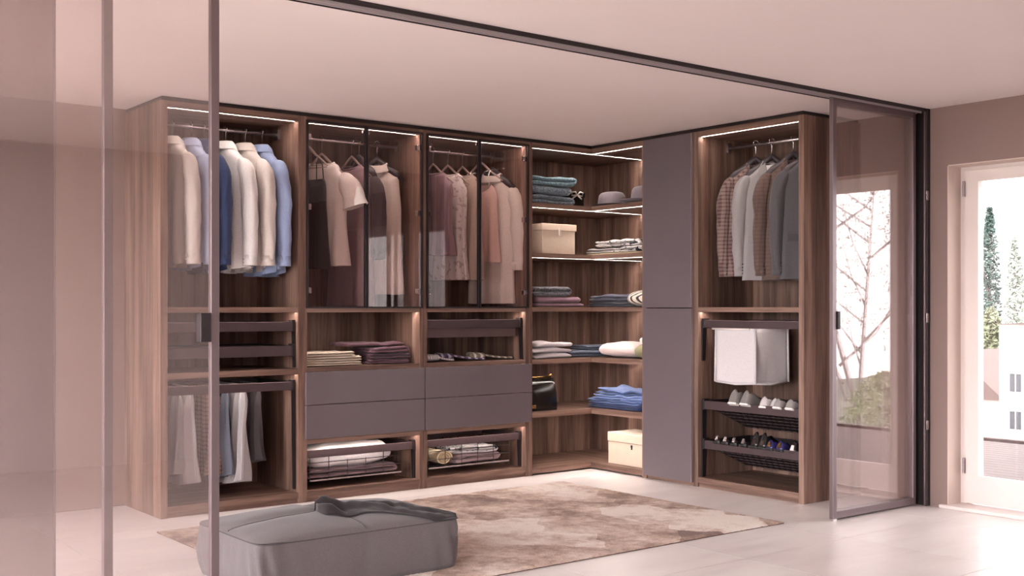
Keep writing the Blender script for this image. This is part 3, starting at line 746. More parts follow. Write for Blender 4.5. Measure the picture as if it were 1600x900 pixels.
put(4.15, 'hanging_jacket', 'charcoal jacket sleeve beside the ivory sleeveless dress', 'jacket', 'char', shirt_rows(.66, .20, .045, .21, .05), .1, 'dark wide hanger carrying the charcoal jacket', True, sleeve='long', seed=34, group=gm, front=-1, slen=.55, btn='btnd')
put(4.30, 'hanging_dress', 'ivory sleeveless dress behind the second smoked door', 'dress', 'ivory', [(-.105, .062, .046), (-.118, .09, .05), (-.135, .13, .05), (-.15, .165, .05), (-.2, .16, .05), (-.40, .18, .055), (-.62, .18, .055), (-1.02, .20, .06)], .85, 'dark wide hanger carrying the ivory dress', True, collar='shirt', seed=35, group=gm, front=-1, neckdrop=.08)
put(4.79, 'hanging_blouse', 'lilac striped blouse behind the third smoked door', 'blouse', 'lilac', top_rows(.62, .19, .05, .21, .06), .3, 'pale hanger carrying the lilac striped blouse', collar='round', seed=36, group=gm, front=-1, neckdrop=.02, fold=.03, kf=7)
put(4.925, 'hanging_blouse', 'white lace blouse at the middle of the third smoked door', 'blouse', 'lace', top_rows(.80, .17, .05, .2, .07), .4, 'pale hanger carrying the white lace blouse', collar='round', seed=37, group=gm, front=-1, neckdrop=.02, fold=.03, kf=6)
put(5.06, 'hanging_blouse', 'beige silk top left of the door stile', 'top', 'beige', top_rows(.80, .18, .05, .2, .06), .3, 'pale hanger carrying the beige silk top', collar='round', seed=38, group=gm, front=-1, neckdrop=.03, fold=.028, kf=6)
cz = [(-.24, .09, .03), (-.27, .12, .036), (-.31, .135, .04), (-.36, .14, .04), (-.45, .14, .042), (-.6, .145, .045), (-.7, .15, .05), (-.84, .17, .055)]
st = garment('hanging_camisole', 'pink satin slip in front of the long sleeved dress', 'slip', (5.235, RODY, RODZ), RB+.45, F['pink'], cz, seed=39, group=gm, neckdrop=.06, front=-1)
for sg in (1, -1): obj('strap', MB().tube([(sg*.08, 0, -.13), (sg*.085, -.03, -.17), (sg*.09, -.036, -.26)], .004, 6), F['tee'], st, True, True)
hanger((5.235, RODY, RODZ), RB+.45, 'pale hanger carrying the pink slip', False, 'hangp')
put(5.345, 'hanging_dress', 'pale long sleeved wrap dress behind the rightmost smoked door', 'dress', 'ivory', shirt_rows(.98, .19, .05, .2, .06), .5, 'dark hanger carrying the pale long sleeved dress', True, sleeve='long', collar='shirt', seed=40, group=gm, front=-1, slen=.60, neckdrop=.06)
# jackets in the right unit, rod along Y at X=6.45
gj = 'jackets on the right rail'
for i, (y, mt, lab, rot, L) in enumerate((
    (5.395, 'plaid', 'brown plaid jacket farthest from the glass panel', -.70, .80),
    (5.25, 'ltweed', 'light grey jacket beside the plaid jacket', -.68, .83),
    (5.06, 'brown', 'brown wool jacket right of the light grey one', -.66, .83),
    (4.915, 'dgrey', 'dark grey jacket partly hidden by the wardrobe end panel', -.62, .83))):
    garment('hanging_jacket', lab, 'jacket', (6.45, y, RODZ-.06), PI+rot, F[mt], shirt_rows(L, .205, .062, .215, .07, .06), 'long', 'jacket', 51+i, .012, gj, 1, None, .68, 0, False, 'btnd', 2)
    hanger((6.45, y, RODZ), PI+rot, 'wide dark hanger under the '+lab.split(' jacket')[0]+' jacket' if i != 2 else 'wide dark hanger under the brown wool jacket', True, 'hangw', 'jacket hangers', .05)
obj('lapel_shirt', MB().loft([[(-.05, .045, -.12), (.05, .045, -.12), (.012, .062, -.36), (-.012, .062, -.36)], [(-.05, .05, -.12), (.05, .05, -.12), (.012, .067, -.36), (-.012, .067, -.36)]]), F['white'], [o for o in COL.objects if o.get('label') == 'light grey jacket beside the plaid jacket'][0], False, True)

# trousers over the pull-out bars
gt = 'trousers on the pull-out rack'
for i, (x, mt, lab, L, kf) in enumerate((
    (TROUS[0], 'tgrey', 'grey trousers at the far left behind the glass panel', .56, 5),
    (TROUS[1], 'tlight', 'pale grey trousers behind the glass panel', .62, 6),
    (TROUS[2], 'tplaid', 'brown checked trousers beside the dark panel post', .58, 5),
    (TROUS[3], 'tblue', 'blue grey trousers between checked and pale pairs', .60, 6),
    (TROUS[4], 'tlight', 'pale grey trousers at the middle of the rack', .64, 6),
    (TROUS[5], 'tdark', 'dark trousers at the right end of the rack', .52, 5))):
    hw = .20 if i not in (3, 5) else .17
    rows = [(.014, hw*.97, .004), (.008, hw, .012), (-.02, hw, .017), (-.08, hw*.98, .02), (-.2, hw*.95, .024), (-.35, hw*.9, .026), (-.48, hw*.86, .03), (-L, hw*.84, .036)]
    o = garment('folded_trousers', lab, 'trousers', (x, 7.08, .785), RB+.12*random.uniform(-1, 1), F[mt], rows, None, None, 70+i, .030, gt, kf=kf*.6, tail=.03, pleat=.016)

# ------------------------------------------------------------------ folded textiles
def folded(mb, wd, d, n, t, seed, amp=.006, T=None, round_=.02, flip=1, slump=0):
    th = t*.44; cl = []
    r = t/2
    for L in range(n):
        z = t*(L+.5); dirn = 1 if L % 2 == 0 else -1
        xs = [-wd/2+r+(wd-2*r)*k/12 for k in range(13)]
        if L == 0: xs[0] = -wd/2+.004
        if dirn < 0: xs = xs[::-1]
        cl += [(x, z) for x in xs]
        if L < n-1: cl += [(dirn*(wd/2-r)+dirn*r*math.sin(PI*k/6), z+r-r*math.cos(PI*k/6)) for k in range(1, 6)]
    up, dn = [], []
    for i, (x, z) in enumerate(cl):
        x0, z0 = cl[max(i-1, 0)]; x1, z1 = cl[min(i+1, len(cl)-1)]
        dx, dz = x1-x0, z1-z0; l = math.hypot(dx, dz) or 1
        nx, nz = -dz/l, dx/l
        up.append((x, z, nx, nz)); dn.append((x, z, -nx, -nz))
    outl = up+dn[::-1]; rings = []
    NS = 10
    for s in range(NS+1):
        q = s/NS; e = min(1, min(q, 1-q)*d/round_+.35) if round_ else 1; e = min(1, e)
        y = -d/2+d*q; rg = []
        for (x, z, nx, nz) in outl:
            X = flip*(x+nx*th*e)*(1+.02*noise.noise((y*6, seed, z*22))); Z = z+nz*th*e
            zq = Z/(n*t)
            Z += amp*noise.noise((X*9+seed, y*9, z*12))*1.6*min(1, Z/(t*.6))-slump*zq*(X/wd)**2*4
            X += amp*noise.noise((y*8, z*30, seed+3))*2
            yy = y+amp*1.5*noise.noise((X*7, seed+9, z*40))
            rg.append((X, yy, max(Z, 0.001)))
        rings.append(rg)
    return mb.loft(rings, True, True, True, T)
def place(x, y, z, rz=0, rx=0): return Matrix.Translation((x, y, z)) @ Matrix.Rotation(rz, 4, 'Z') @ Matrix.Rotation(rx, 4, 'X')
def cloth(name, label, cat, mat, x, y, z, wd, d, n, t, seed, rz=0, amp=.005, flip=1, group=None, slump=0):
    mb = folded(MB(), wd, d, n, t, seed, amp, None, .02, flip, slump)
    me = mesh_of(name, mb, mat, True); o = bpy.data.objects.new(name, me); COL.objects.link(o)
    o.location = (x, y, z); o.rotation_euler = (0, 0, rz)
    return tag(o, label, cat, group)
F['towel'] = fabric('cream_towel', 'c9b9a6'); F['plum'] = fabric('plum_knit', '6b4c56'); F['plumd'] = fabric('dark_plum', '57404a')
F['teal'] = knit('teal_knit', 'a4c0c8', '5c7c89'); F['slate'] = knit('slate_knit', '96a5b0', '566270'); F['mix'] = knit('melange_knit', '7d7c84', '2e2b33')
F['mauvef'] = fabric('mauve_flannel', '8a6b78'); F['gshirt'] = fabric('grey_jersey', 'bfb6b8'); F['print'] = fabric('printed_cotton', 'd5cdcc', spots='2d2a33')
F['cstripe'] = fabric('cream_stripe', 'e3d6c4', stripe='4b4148', freq=240); F['dk'] = fabric('charcoal_jersey', '3f3c45'); F['dk2'] = fabric('ink_jersey', '4d4b58')
F['denim'] = fabric('blue_denim', '5b6c98'); F['denim2'] = fabric('dark_denim', '38426a'); F['denim3'] = fabric('washed_denim', '8395c2'); F['flat'] = fabric('blue_check', '5f6576', check='444858')
F['pinkc'] = fabric('pale_pink_cotton', 'dfcac6'); F['khaki'] = fabric('khaki_cotton', '8b8566'); F['tiew'] = fabric('white_tie_silk', 'd9d0cf', .5, stripe='b0a4a8', freq=300); F['tiep'] = fabric('purple_tie_silk', '5f4a72', .5, stripe='c9bcc8', freq=110); F['ties'] = fabric('striped_tie_silk', '8f7f6d', .5, stripe='e0d6cc', freq=110)
F['tan'] = fabric('tan_blanket', 'd9c4a3'); F['pillow'] = fabric('white_bedding', 'eae4e4'); F['taupe'] = fabric('taupe_blanket', '7d6466'); F['rose'] = fabric('rose_blanket', 'b39a9c')
zs = .900
g = 'folded towels in the left niche'
for k, (wd, x, n_, lab) in enumerate(((.43, 3.815, 1, 'lowest of the folded cream towels in the niche'), (.43, 3.815, 1, 'middle of the folded cream towels in the niche'), (.37, 3.79, 1, 'top folded cream towel in the niche'))):
    t_ = (.030, .035, .030)[k]; zz = zs+(0, .030, .065)[k]
    cloth('folded_towel', lab, 'towel', F['towel'], x, 7.0, zz, wd, .30, n_+1, t_/2, 100+k, 0, .003, -1, g)
g = 'folded plum knits in the left niche'
for k, (wd, x, n_, t_, zz, lab) in enumerate(((.32, 4.27, 2, .018, zs, 'lowest flat plum knit right of the cream towels'), (.33, 4.27, 2, .020, zs+.036, 'second plum knit in the pile by the towels'), (.31, 4.27, 2, .022, zs+.077, 'thick plum knit near the top of the pile'))):
    cloth('folded_sweater', lab, 'sweater', F['plumd'] if k == 1 else F['plum'], x, 7.02, zz, wd, .30, n_, t_, 110+k, .06*(k-1), .007, 1, g)
cloth('folded_sweater', 'topmost plum knit trailing over the cream towels', 'sweater', F['plum'], 4.19, 7.05, zs+.125, .50, .26, 1, .024, 115, .03, .012, 1, g)
# neckties in the right niche
def tie(label, mat, x, y, z, L, rz, seed):
    t = thing('rolled_necktie', label, 'necktie', (x, y, z), rz, 'rolled neckties in the right niche')
    mb = MB()
    for k in range(5):
        r_ = .034-.002*k; xx = -.05+k*.026
        mb.loft([[(xx+s*.011+.02*math.cos(q)*.2, .05*math.cos(q), .0305+r_*math.sin(q)*.85) for q in [2*PI*j/18 for j in range(18)]] for s in (-1, -.5, .5, 1)], True, True, True)
    obj('coil', mb, mat, t, True, True)
    mb = MB(); rg = []
    for k in range(14):
        q = k/13; xx = .05+L*q; wv = .038*(1-.25*q) if q < .93 else .02; zz = .03*(1-q)**2+.012
        rg.append([(xx, -wv, zz-.007), (xx, wv, zz-.009), (xx, wv*.9, zz+.003), (xx, 0, zz+.007), (xx, -wv*.9, zz+.003)])
    mb.loft(rg, True, True, True); obj('tail', mb, mat, t, True, True)
tie('white striped necktie at the left end of the niche', F['tiew'], 4.64, 6.93, zs, .15, -.1, 1)
tie('purple striped necktie in the middle of the niche', F['tiep'], 4.83, 7.02, zs, .28, -.25, 2)
tie('cream and brown striped necktie at the right of the niche', F['ties'], 5.10, 6.99, zs, .28, -.1, 3)
# basket contents
def puff(name, label, cat, mat, x, y, z, wx, wy, hz, seed, group=None, rz=0, flatp=.6):
    mb = MB(); NU, NV = 32, 18; rings = []
    for i in range(NV+1):
        v_ = -PI/2+PI*i/NV; rg = []
        for j in range(NU):
            u = 2*PI*j/NU; cs, sn = math.cos(u), math.sin(u); cv = max(1e-3, math.cos(v_))**flatp
            X = wx/2*math.copysign(abs(cs)**.55, cs)*cv; Y = wy/2*math.copysign(abs(sn)**.55, sn)*cv
            Z = hz/2+hz/2*math.sin(v_)+.12*hz*noise.noise((X*7+seed, Y*7, i*.3))
            rg.append((X, Y, max(Z, .001)))
        rings.append(rg)
    mb.loft(rings, True, True, True)
    me = mesh_of(name, mb, mat, True); o = bpy.data.objects.new(name, me); COL.objects.link(o); o.location = (x, y, z); o.rotation_euler = (0, 0, rz)
    return tag(o, label, cat, group)
cloth('folded_blanket', 'taupe folded blanket at the bottom of the left wire basket', 'blanket', F['taupe'], 3.98, 7.08, .134, .70, .42, 2, .032, 121, 0, .006, 1)
puff('bed_pillow', 'puffy white pillow lying in the left wire basket', 'pillow', F['pillow'], 3.98, 7.08, .188, .72, .44, .17, 122)
t = thing('rolled_blanket', 'tan rolled blanket in the right wire basket', 'blanket', (4.74, 7.06, .134))
mb = MB(); sp = []
for k in range(60):
    q = k/59*2*PI*2.3; r_ = .055-.035*k/59; sp.append((r_*1.35*math.cos(q), .06+r_*math.sin(q)))
inn = [(p[0]*.84, .06+(p[1]-.06)*.80) for p in sp]
mb.loft([[(p[0], y, p[1]) for p in sp+inn[::-1]] for y in (-.18, -.17, 0, .17, .18)], True, True, True)
o = obj('roll', mb, F['tan'], t, False, True)
obj('core', MB().lathe([(.034, -.16), (.036, -.15), (.036, .15), (.034, .16)], 20, Matrix.Translation((0, 0, .06)) @ Matrix.Rotation(PI/2, 4, 'X')), F['tan'], t, True, True)
cloth('folded_blanket', 'rose folded blanket beside the rolled tan blanket', 'blanket', F['rose'], 5.06, 7.08, .134, .40, .36, 2, .034, 124, .05, .007, 1)
cloth('folded_shirt', 'white and black printed cloth on the rose blanket', 'cloth', F['print'], 5.06, 7.06, .203, .38, .34, 2, .024, 125, -.1, .010, 1)

# corner shelf contents
S = [s[1]+.0015 for s in SH]
g = 'folded knits on the top corner shelf'
cloth('folded_sweater', 'slate blue knit at the bottom of the top shelf pile', 'sweater', F['slate'], 5.77, 7.02, S[0], .44, .32, 2, .038, 131, 0, .006, 1, g)
cloth('folded_sweater', 'grey blue knit in the middle of the top shelf pile', 'sweater', F['slate'], 5.77, 7.02, S[0]+.078, .44, .32, 1, .072, 132, .02, .007, 1, g)
cloth('folded_sweater', 'teal knit on top of the top shelf pile', 'sweater', F['teal'], 5.78, 7.02, S[0]+.152, .46, .32, 2, .036, 133, -.02, .008, 1, g)
M['blk'] = plain('black_gloss', '15110f', .18, 0, 8, .1); M['sil'] = plain('silver_ribbon', 'd8cfcc', .3, .4, 9, .1)
t = thing('gift_box', 'small glossy black box with silver bow on the top shelf', 'box', (6.10, 7.05, S[0]))
obj('box_body', B(6.01, 6.19, 6.97, 7.13, S[0], S[0]+.085), 'blk', t, bev=.003)
obj('lid', B(6.004, 6.196, 6.964, 7.136, S[0]+.085, S[0]+.125), 'blk', t, bev=.003)
mb = MB()
for sg in (1, -1):
    mb.tube([(6.10, 6.955, S[0]+.1), (6.10+sg*.025, 6.945, S[0]+.125), (6.10+sg*.06, 6.95, S[0]+.12), (6.10+sg*.055, 6.955, S[0]+.095), (6.10, 6.955, S[0]+.1)], .007, 6)
    mb.tube([(6.10, 6.955, S[0]+.1), (6.10+sg*.05, 6.955, S[0]+.07)], .006, 6)
obj('bow', mb, 'sil', t, True)
def hat(label, x, y, z, mat, band, R, rz, tilt=0, brim=.17):
    t = thing('felt_hat', label, 'hat', (x, y, z), rz, 'felt hats on the top corner shelf'); t.rotation_euler = (tilt, 0, rz)
    mb = MB(); rings = []
    for (r, zz) in ((R*1.02, .006), (R*1.01, .03), (R*.98, .07), (R*.92, .105), (R*.80, .122), (R*.55, .118), (R*.25, .104), (.002, .10)):
        rings.append([(r*1.12*math.cos(q), r*.9*math.sin(q)*(1-.12*max(0, math.cos(q))*(zz > .08)), zz+(.012*abs(math.sin(q)) if zz > .1 else 0)) for q in [2*PI*k/32 for k in range(32)]])
    mb.loft(rings, True, False, True); obj('crown', mb, mat, t, True, True)
    mb = MB(); rings = []
    for (r, zz) in ((R, .004), (R+.03, .002), (R+brim*.6, .006), (R+brim, .018), (R+brim, .022), (R+brim*.6, .010), (R, .008)):
        rings.append([(r*1.1*math.cos(q), r*.92*math.sin(q), zz+.012*abs(math.sin(q))*(r > R+.05)) for q in [2*PI*k/40 for k in range(40)]])
    mb.loft(rings, True, False, False); obj('brim', mb, band, t, True, True)
    obj('ribbon', MB().loft([[(r*1.12*math.cos(q), r*.9*math.sin(q), zz) for q in [2*PI*k/32 for k in range(32)]] for r, zz in ((R*1.035, .008), (R*1.03, .032))], True, False, False), band, t, True, True)
    return t
F['hatg'] = fabric('grey_felt', '8a7f84'); F['hatd'] = fabric('dark_felt', '3b3337'); F['hatm'] = fabric('mid_grey_felt', '7a7076')
hat('grey crowned hat with dark brim near the black gift box', 6.40, 6.86, S[0], F['hatg'], F['hatd'], .105, -.5, 0, .06)
h2 = hat('grey hat half hidden behind the tall grey doors', 6.38, 6.46, S[0]+.014, F['hatm'], F['hatm'], .098, -.6, 0, .085)
obj('pin', MB().lathe([(.001, -.004), (.007, 0), (.001, .004)], 10, Matrix.Translation((-.085, -.075, .05))), 'chrome', h2, True, True)
M['boxc'] = plain('cream_linen_box', 'd9c6b2', .8, 0, 90, .05); M['boxw'] = plain('cream_painted_box', 'cbb8a4', .6, 0, 10, .04)
t = thing('storage_box', 'cream lidded storage box with tab on the second shelf', 'box', (5.84, 7.02, S[1]))
obj('box_body', B(5.672, 6.012, 6.88, 7.2, S[1], S[1]+.185), 'boxc', t, bev=.003)
obj('lid', B(5.662, 6.022, 6.87, 7.21, S[1]+.185, S[1]+.238), 'boxc', t, bev=.004)
obj('tab', B(5.832, 5.852, 6.862, 6.872, S[1]+.145, S[1]+.2), 'white', t, bev=.002)
# right leg of the second shelf
cloth('folded_shirt', 'cream folded cloth under the printed clothes', 'cloth', F['tan'], 6.40, 6.68, S[1], .62, .36, 1, .016, 141, PI/2, .003, -1)
cloth('folded_shirt', 'pale grey folded top beside the cream storage box', 'shirt', F['gshirt'], 6.40, 6.84, S[1]+.017, .34, .30, 2, .020, 142, PI/2+.1, .007, -1)
cloth('folded_shirt', 'black and white printed shirt on the cream cloth', 'shirt', F['print'], 6.38, 6.52, S[1]+.017, .34, .3, 2, .022, 143, PI/2-.15, .011, -1)
cloth('folded_shirt', 'pale printed shirt crowning the second shelf pile', 'shirt', F['print'], 6.39, 6.66, S[1]+.066, .46, .3, 2, .026, 144, PI/2+.05, .014, -1)
# third shelf
g = 'folded flannels on the third shelf'
cloth('folded_shirt', 'lower mauve flannel on the third shelf', 'shirt', F['mauvef'], 5.845, 7.0, S[2], .48, .32, 1, .032, 151, 0, .003, 1, g)
cloth('folded_shirt', 'upper mauve flannel under the dark knit', 'shirt', F['mauvef'], 5.83, 7.0, S[2]+.033, .46, .32, 1, .048, 152, .02, .004, 1, g)
cloth('folded_sweater', 'dark flecked knit on the mauve flannels', 'sweater', F['mix'], 5.755, 7.0, S[2]+.083, .38, .3, 2, .038, 153, .02, .009, 1)
cloth('folded_shirt', 'lower charcoal jersey in the corner of the third shelf', 'shirt', F['dk'], 6.40, 6.70, S[2], .56, .34, 2, .022, 154, PI/2, .009, -1, 'charcoal jerseys on the third shelf')
cloth('folded_shirt', 'upper charcoal jersey in the corner of the third shelf', 'shirt', F['dk2'], 6.40, 6.70, S[2]+.047, .50, .32, 2, .026, 155, PI/2+.08, .012, -1, 'charcoal jerseys on the third shelf')
puff('crumpled_scarf', 'cream and black striped scarf beside the grey doors', 'scarf', F['cstripe'], 6.32, 6.38, S[2], .26, .26, .13, 156, None, .3, .8)
# fourth shelf
g = 'folded grey sweaters on the fourth shelf'
for k in range(3):
    cloth('folded_sweater', ('bottom', 'middle', 'top')[k]+' pale grey sweater on the fourth shelf', 'sweater', F['gshirt'], 5.77+.01*k*(-1)**k, 6.99, S[3]+(0, .044, .088)[k], (.40, .41, .38)[k], .3, 1, .044, 160+k, .03*(1-k), .010, 1, g, .02)
cloth('folded_jeans', 'dark checked trousers lying flat in the corner', 'trousers', F['flat'], 6.26, 7.02, S[3], .56, .32, 2, .024, 165, -.12, .006, 1)
cloth('folded_jeans', 'blue grey checked trousers folded on the flat pair', 'trousers', F['flat'], 6.38, 7.06, S[3]+.052, .34, .3, 2, .018, 166, -.2, .006, 1)
puff('folded_blouse', 'pale pink rolled blouse on the fourth shelf', 'blouse', F['pinkc'], 6.33, 6.62, S[3], .32, .42, .125, 167, None, .1, .75)
puff('folded_blouse', 'white bundled top above the pink blouse', 'top', F['tee'], 6.45, 6.42, S[3]+.085, .18, .22, .10, 168, None, .3, .8)
puff('folded_blouse', 'khaki bundled top beside the grey doors', 'top', F['khaki'], 6.33, 6.33, S[3], .26, .19, .12, 169, None, -.2, .7)
# fifth shelf: handbag and jeans
t = thing('handbag', 'glossy black handbag with brass clasp on the fifth shelf', 'handbag', (5.68, 6.98, S[4]))
x0, x1, y0, y1, z0 = 5.53, 5.845, 6.88, 7.06, S[4]
R = []
for (q, sx_, sy_) in ((0, 1, 1), (.02, 1.01, 1.02), (.12, 1.0, .95), (.2, .98, .75), (.25, .96, .5)):
    xa_, ya_ = (x0+x1)/2, (y0+y1)/2; hx_, hy_ = (x1-x0)/2*sx_, (y1-y0)/2*sy_
    R.append([(xa_+hx_*math.copysign(abs(math.cos(u))**.3, math.cos(u)), ya_+hy_*math.copysign(abs(math.sin(u))**.3, math.sin(u)), z0+q) for u in [2*PI*(k+.5)/32 for k in range(32)]])
obj('bag_body', MB().loft(R, True, True, True), 'blk', t, True)
obj('frame_bar', MB().tube([(x0+.01, 6.97, z0+.258), (x1-.01, 6.97, z0+.258)], .008, 10), 'gold', t, True)
obj('clasp', MB().lathe([(.001, -.014), (.012, -.008), (.014, 0), (.012, .008), (.001, .014)], 14, Matrix.Translation((x1-.03, 6.955, z0+.272))), 'gold', t, True)
obj('emblem', B(x0+.035, x0+.075, y0-.008, y0-.002, z0+.02, z0+.05), 'gold', t, bev=.006)
obj('gusset', MB().prism([(6.91, z0+.03), (7.03, z0+.03), (6.985, z0+.22), (6.955, z0+.22)], 'x', x1-.004, x1+.003), 'blk', t)
g = 'folded jeans on the fifth shelf'
for k, (mt, n_, t_, zz, wd, dy) in enumerate((('denim2', 2, .018, 0, .60, 0), ('denim', 2, .020, .037, .60, .01), ('denim3', 2, .019, .078, .56, -.03), ('denim', 2, .020, .117, .50, -.05))):
    cloth('folded_jeans', ('bottom dark denim jeans in the jeans pile', 'second pair of mid blue jeans in the pile', 'washed pale blue jeans near the pile top', 'topmost crumpled blue jeans on the pile')[k], 'jeans', F[mt], 6.385, 6.64+dy, S[4]+zz, wd, .36, n_, t_, 170+k, PI/2+.04*(k-1), .009+.003*k, -1, g)
# bottom shelf: cream chest
t = thing('storage_box', 'cream chest with keyhole on the bottom corner shelf', 'box', (6.4, 6.45, S[5]))
bx0, bx1, by0, by1 = 6.20, 6.50, 6.25, 6.69
obj('box_body', B(bx0, bx1, by0, by1, S[5], S[5]+.175), 'boxw', t, bev=.002)
obj('lid', B(bx0-.004, bx1+.004, by0-.004, by1+.004, S[5]+.178, S[5]+.25), 'boxw', t, bev=.003)
obj('keyhole', MB().lathe([(.001, 0), (.011, .001), (.011, .004), (.001, .005)], 14, Matrix.Translation((bx0-.001, 6.42, S[5]+.155)) @ Matrix.Rotation(-PI/2, 4, 'Y')), 'hole', t)
obj('keyhole', B(bx0-.005, bx0, 6.414, 6.426, S[5]+.13, S[5]+.155), 'hole', t)

# ------------------------------------------------------------------ laundry hamper
M['canvas'] = fabric('white_canvas', 'cbc3c4')
t = thing('laundry_hamper', 'white canvas laundry bag hanging from the pull-out frame', 'laundry bag', (6.38, 5.36, .765))
hx0, hx1, hy0, hy1, hz0, hz1 = FX+.07, FX+.42, 5.185, 5.545, .768, 1.15
def bagwall(p0, p1, nrm, seed):
    rings = []
    for i in range(13):
        z = hz0+(hz1-hz0)*i/12; q = i/12; rg = []
        for j in range(15):
            s = j/14; p = Vector(p0)*(1-s)+Vector(p1)*s
            dsp = -.012*math.sin(PI*s)*math.sin(PI*q)+.010*noise.noise((s*4+seed, q*3, seed))*math.sin(PI*s)*math.sin(PI*min(1, q+.05))
            p = p+Vector(nrm)*dsp
            rg.append((p.x, p.y, z-.012*math.sin(PI*s)*(1-q)))
        rings.append(rg)
    return rings
mb = MB()
cs_ = [(hx0, hy1, 0), (hx0, hy0, 0), (hx1, hy0, 0), (hx1, hy1, 0)]
for k, nr in enumerate(((-1, 0, 0), (0, -1, 0), (1, 0, 0), (0, 1, 0))):
    mb.loft(bagwall(cs_[k], cs_[(k+1) % 4], nr, k*2.3+1), False, False, False)
mb.add([(x_, y_, hz0) for x_, y_, _ in cs_], [(0, 1, 2, 3)])
o = obj('bag', mb, 'canvas', t, True)
sm = o.modifiers.new('thick', 'SOLIDIFY'); sm.thickness = .003; sm.offset = 0
for k in range(4):
    x_, y_, _ = cs_[k]; ex = -1 if x_ == hx0 else 1; ey = -1 if y_ == hy0 else 1
    obj('corner_piping', MB().tube([(x_, y_, hz1), (x_+ex*.002, y_+ey*.002, (hz0+hz1)/2), (x_+ex*.004, y_+ey*.004, hz0-.002)], .009, 8), 'canvas', t, True)
    x2, y2, _ = cs_[(k+1) % 4]
    obj('hem_piping', MB().tube([(x_, y_, hz0), ((x_+x2)/2, (y_+y2)/2, hz0-.012), (x2, y2, hz0)], .008, 8), 'canvas', t, True)
obj('hanging_bar', MB().tube([(hx0-.004, hy1+.03, hz1-.004), (hx0-.004, hy0+.05, hz1-.004)], .009, 10), 'white', t, True)
obj('hanging_bar', MB().tube([(hx1, hy1+.02, hz1-.004), (hx1, hy0-.01, hz1-.004)], .009, 10), 'white', t, True)

# ------------------------------------------------------------------ shoes
F['felt'] = fabric('grey_felt_shoe', '77706d'); F['canv'] = fabric('white_canvas_shoe', 'b9b1af'); F['gcan'] = fabric('grey_canvas_shoe', '8a8280')
M['sole'] = plain('white_sole', 'e0d8d4', .6); M['bsole'] = plain('dark_sole', '1d1819', .5); M['ins'] = plain('dark_insole', '2c2627', .8)
M['purp'] = plain('violet_satin', '2f2b5c', .22, 0.1, 9, .15); M['blkl'] = plain('black_leather', '191516', .25)
def shoe(name, label, q, y, rack, mat, sole, rz, group, scale=1.0, heel=0, low=1.0, trim=None):
    x, z = rack(q); t = thing(name, label, 'shoe', (x, y, z+.008), 0, group)
    t.rotation_euler = (0, math.atan2(.188, .45), rz)
    sec = [(-.125, .020, .062), (-.118, .031, .07), (-.09, .036, .068), (-.05, .036, .062), (-.01, .036, .058), (.03, .040, .060), (.07, .045, .052), (.10, .042, .042), (.125, .030, .032), (.138, .010, .02)]
    rg = []; n = 17
    for (sx_, hw, hh) in sec:
        hh *= low; rr_ = []; opened = -.11 < sx_ < .015
        for k in range(n):
            th = PI*k/(n-1)
            if opened:
                c_, s_ = math.cos(th), math.sin(th)
                if s_ < .75: px, pz = hw*math.copysign(1-.08*s_, c_), hh*s_/.75
                else:
                    px = hw*.86*c_/.66; pz = hh*(1-min(1, (s_-.75)/.12)*.8)
            else: px, pz = hw*math.cos(th), hh*math.sin(th)**.8 if math.sin(th) > 0 else 0
            rr_.append((sx_*scale, px*scale, (pz+.008)*scale))
        rg.append(rr_)
    obj('upper', MB().loft(rg, True, True, True), mat, t, True, True)
    obj('insole', MB().box(-.1*scale, .01*scale, -.024*scale, .024*scale, .016*scale, .022*scale), 'ins', t, False, True, .006)
    rg = []
    for zz, gq in ((0, .0), (.004, .003), (.012, .003)):
        out = [(sx_*scale*1.02, (hw+gq)*scale, zz) for sx_, hw, hh in sec]+[(sx_*scale*1.02, -(hw+gq)*scale, zz) for sx_, hw, hh in sec[::-1]]
        rg.append(out)
    obj('sole', MB().loft(rg, True, True, True), sole, t, False, True)
    if heel: obj('heel', MB().loft([[(-.11+r*math.cos(u), r*math.sin(u), zz) for u in [2*PI*k/12 for k in range(12)]] for r, zz in ((.02, .0), (.012, -.03), (.007, -heel))]), sole, t, True, True)
    if trim: obj('trim', MB().loft([[(-.127*scale, py*scale, pz*scale) for py, pz in ((-.016, .02), (.016, .02), (.012, .06), (-.012, .06))], [(-.131*scale, py*scale, pz*scale) for py, pz in ((-.014, .022), (.014, .022), (.010, .058), (-.010, .058))]]), trim, t, False, True)
    return t
g = 'shoes on the upper rack'
shoe('felt_slipper', 'grey felt slipper, left one on the upper shoe rack', .16, 5.35, rk1, F['felt'], 'sole', .05, g, 1.1, 0, 1.35)
shoe('felt_slipper', 'grey felt slipper, right one on the upper shoe rack', .16, 5.235, rk1, F['felt'], 'sole', -.05, g, 1.1, 0, 1.35)
shoe('canvas_sneaker', 'white canvas sneaker left of its pair on the upper rack', .2, 5.10, rk1, F['canv'], 'sole', .05, g, 1.0, 0, 1.15)
shoe('canvas_sneaker', 'white canvas sneaker right of its pair on the upper rack', .24, 5.02, rk1, F['canv'], 'sole', .0, g, 1.0, 0, 1.15)
shoe('canvas_sneaker', 'grey and white sneaker near the middle right of the upper rack', .17, 4.965, rk1, F['gcan'], 'sole', .0, g, 1.0, 0, .95)
shoe('canvas_sneaker', 'grey and white sneaker against the end panel', .17, 4.862, rk1, F['gcan'], 'sole', .0, g, 1.0, 0, 1.0)
g = 'shoes on the lower rack'
for k, y in enumerate((5.50, 5.42, 5.34, 5.255)):
    shoe('flat_sandal', ('leftmost black sandal on the lower rack', 'second black sandal on the lower rack', 'third black sandal on the lower rack', 'fourth black sandal on the lower rack')[k], .15, y, rk2, 'blkl', 'bsole', 0, g, .95, 0, .6, 'alu')
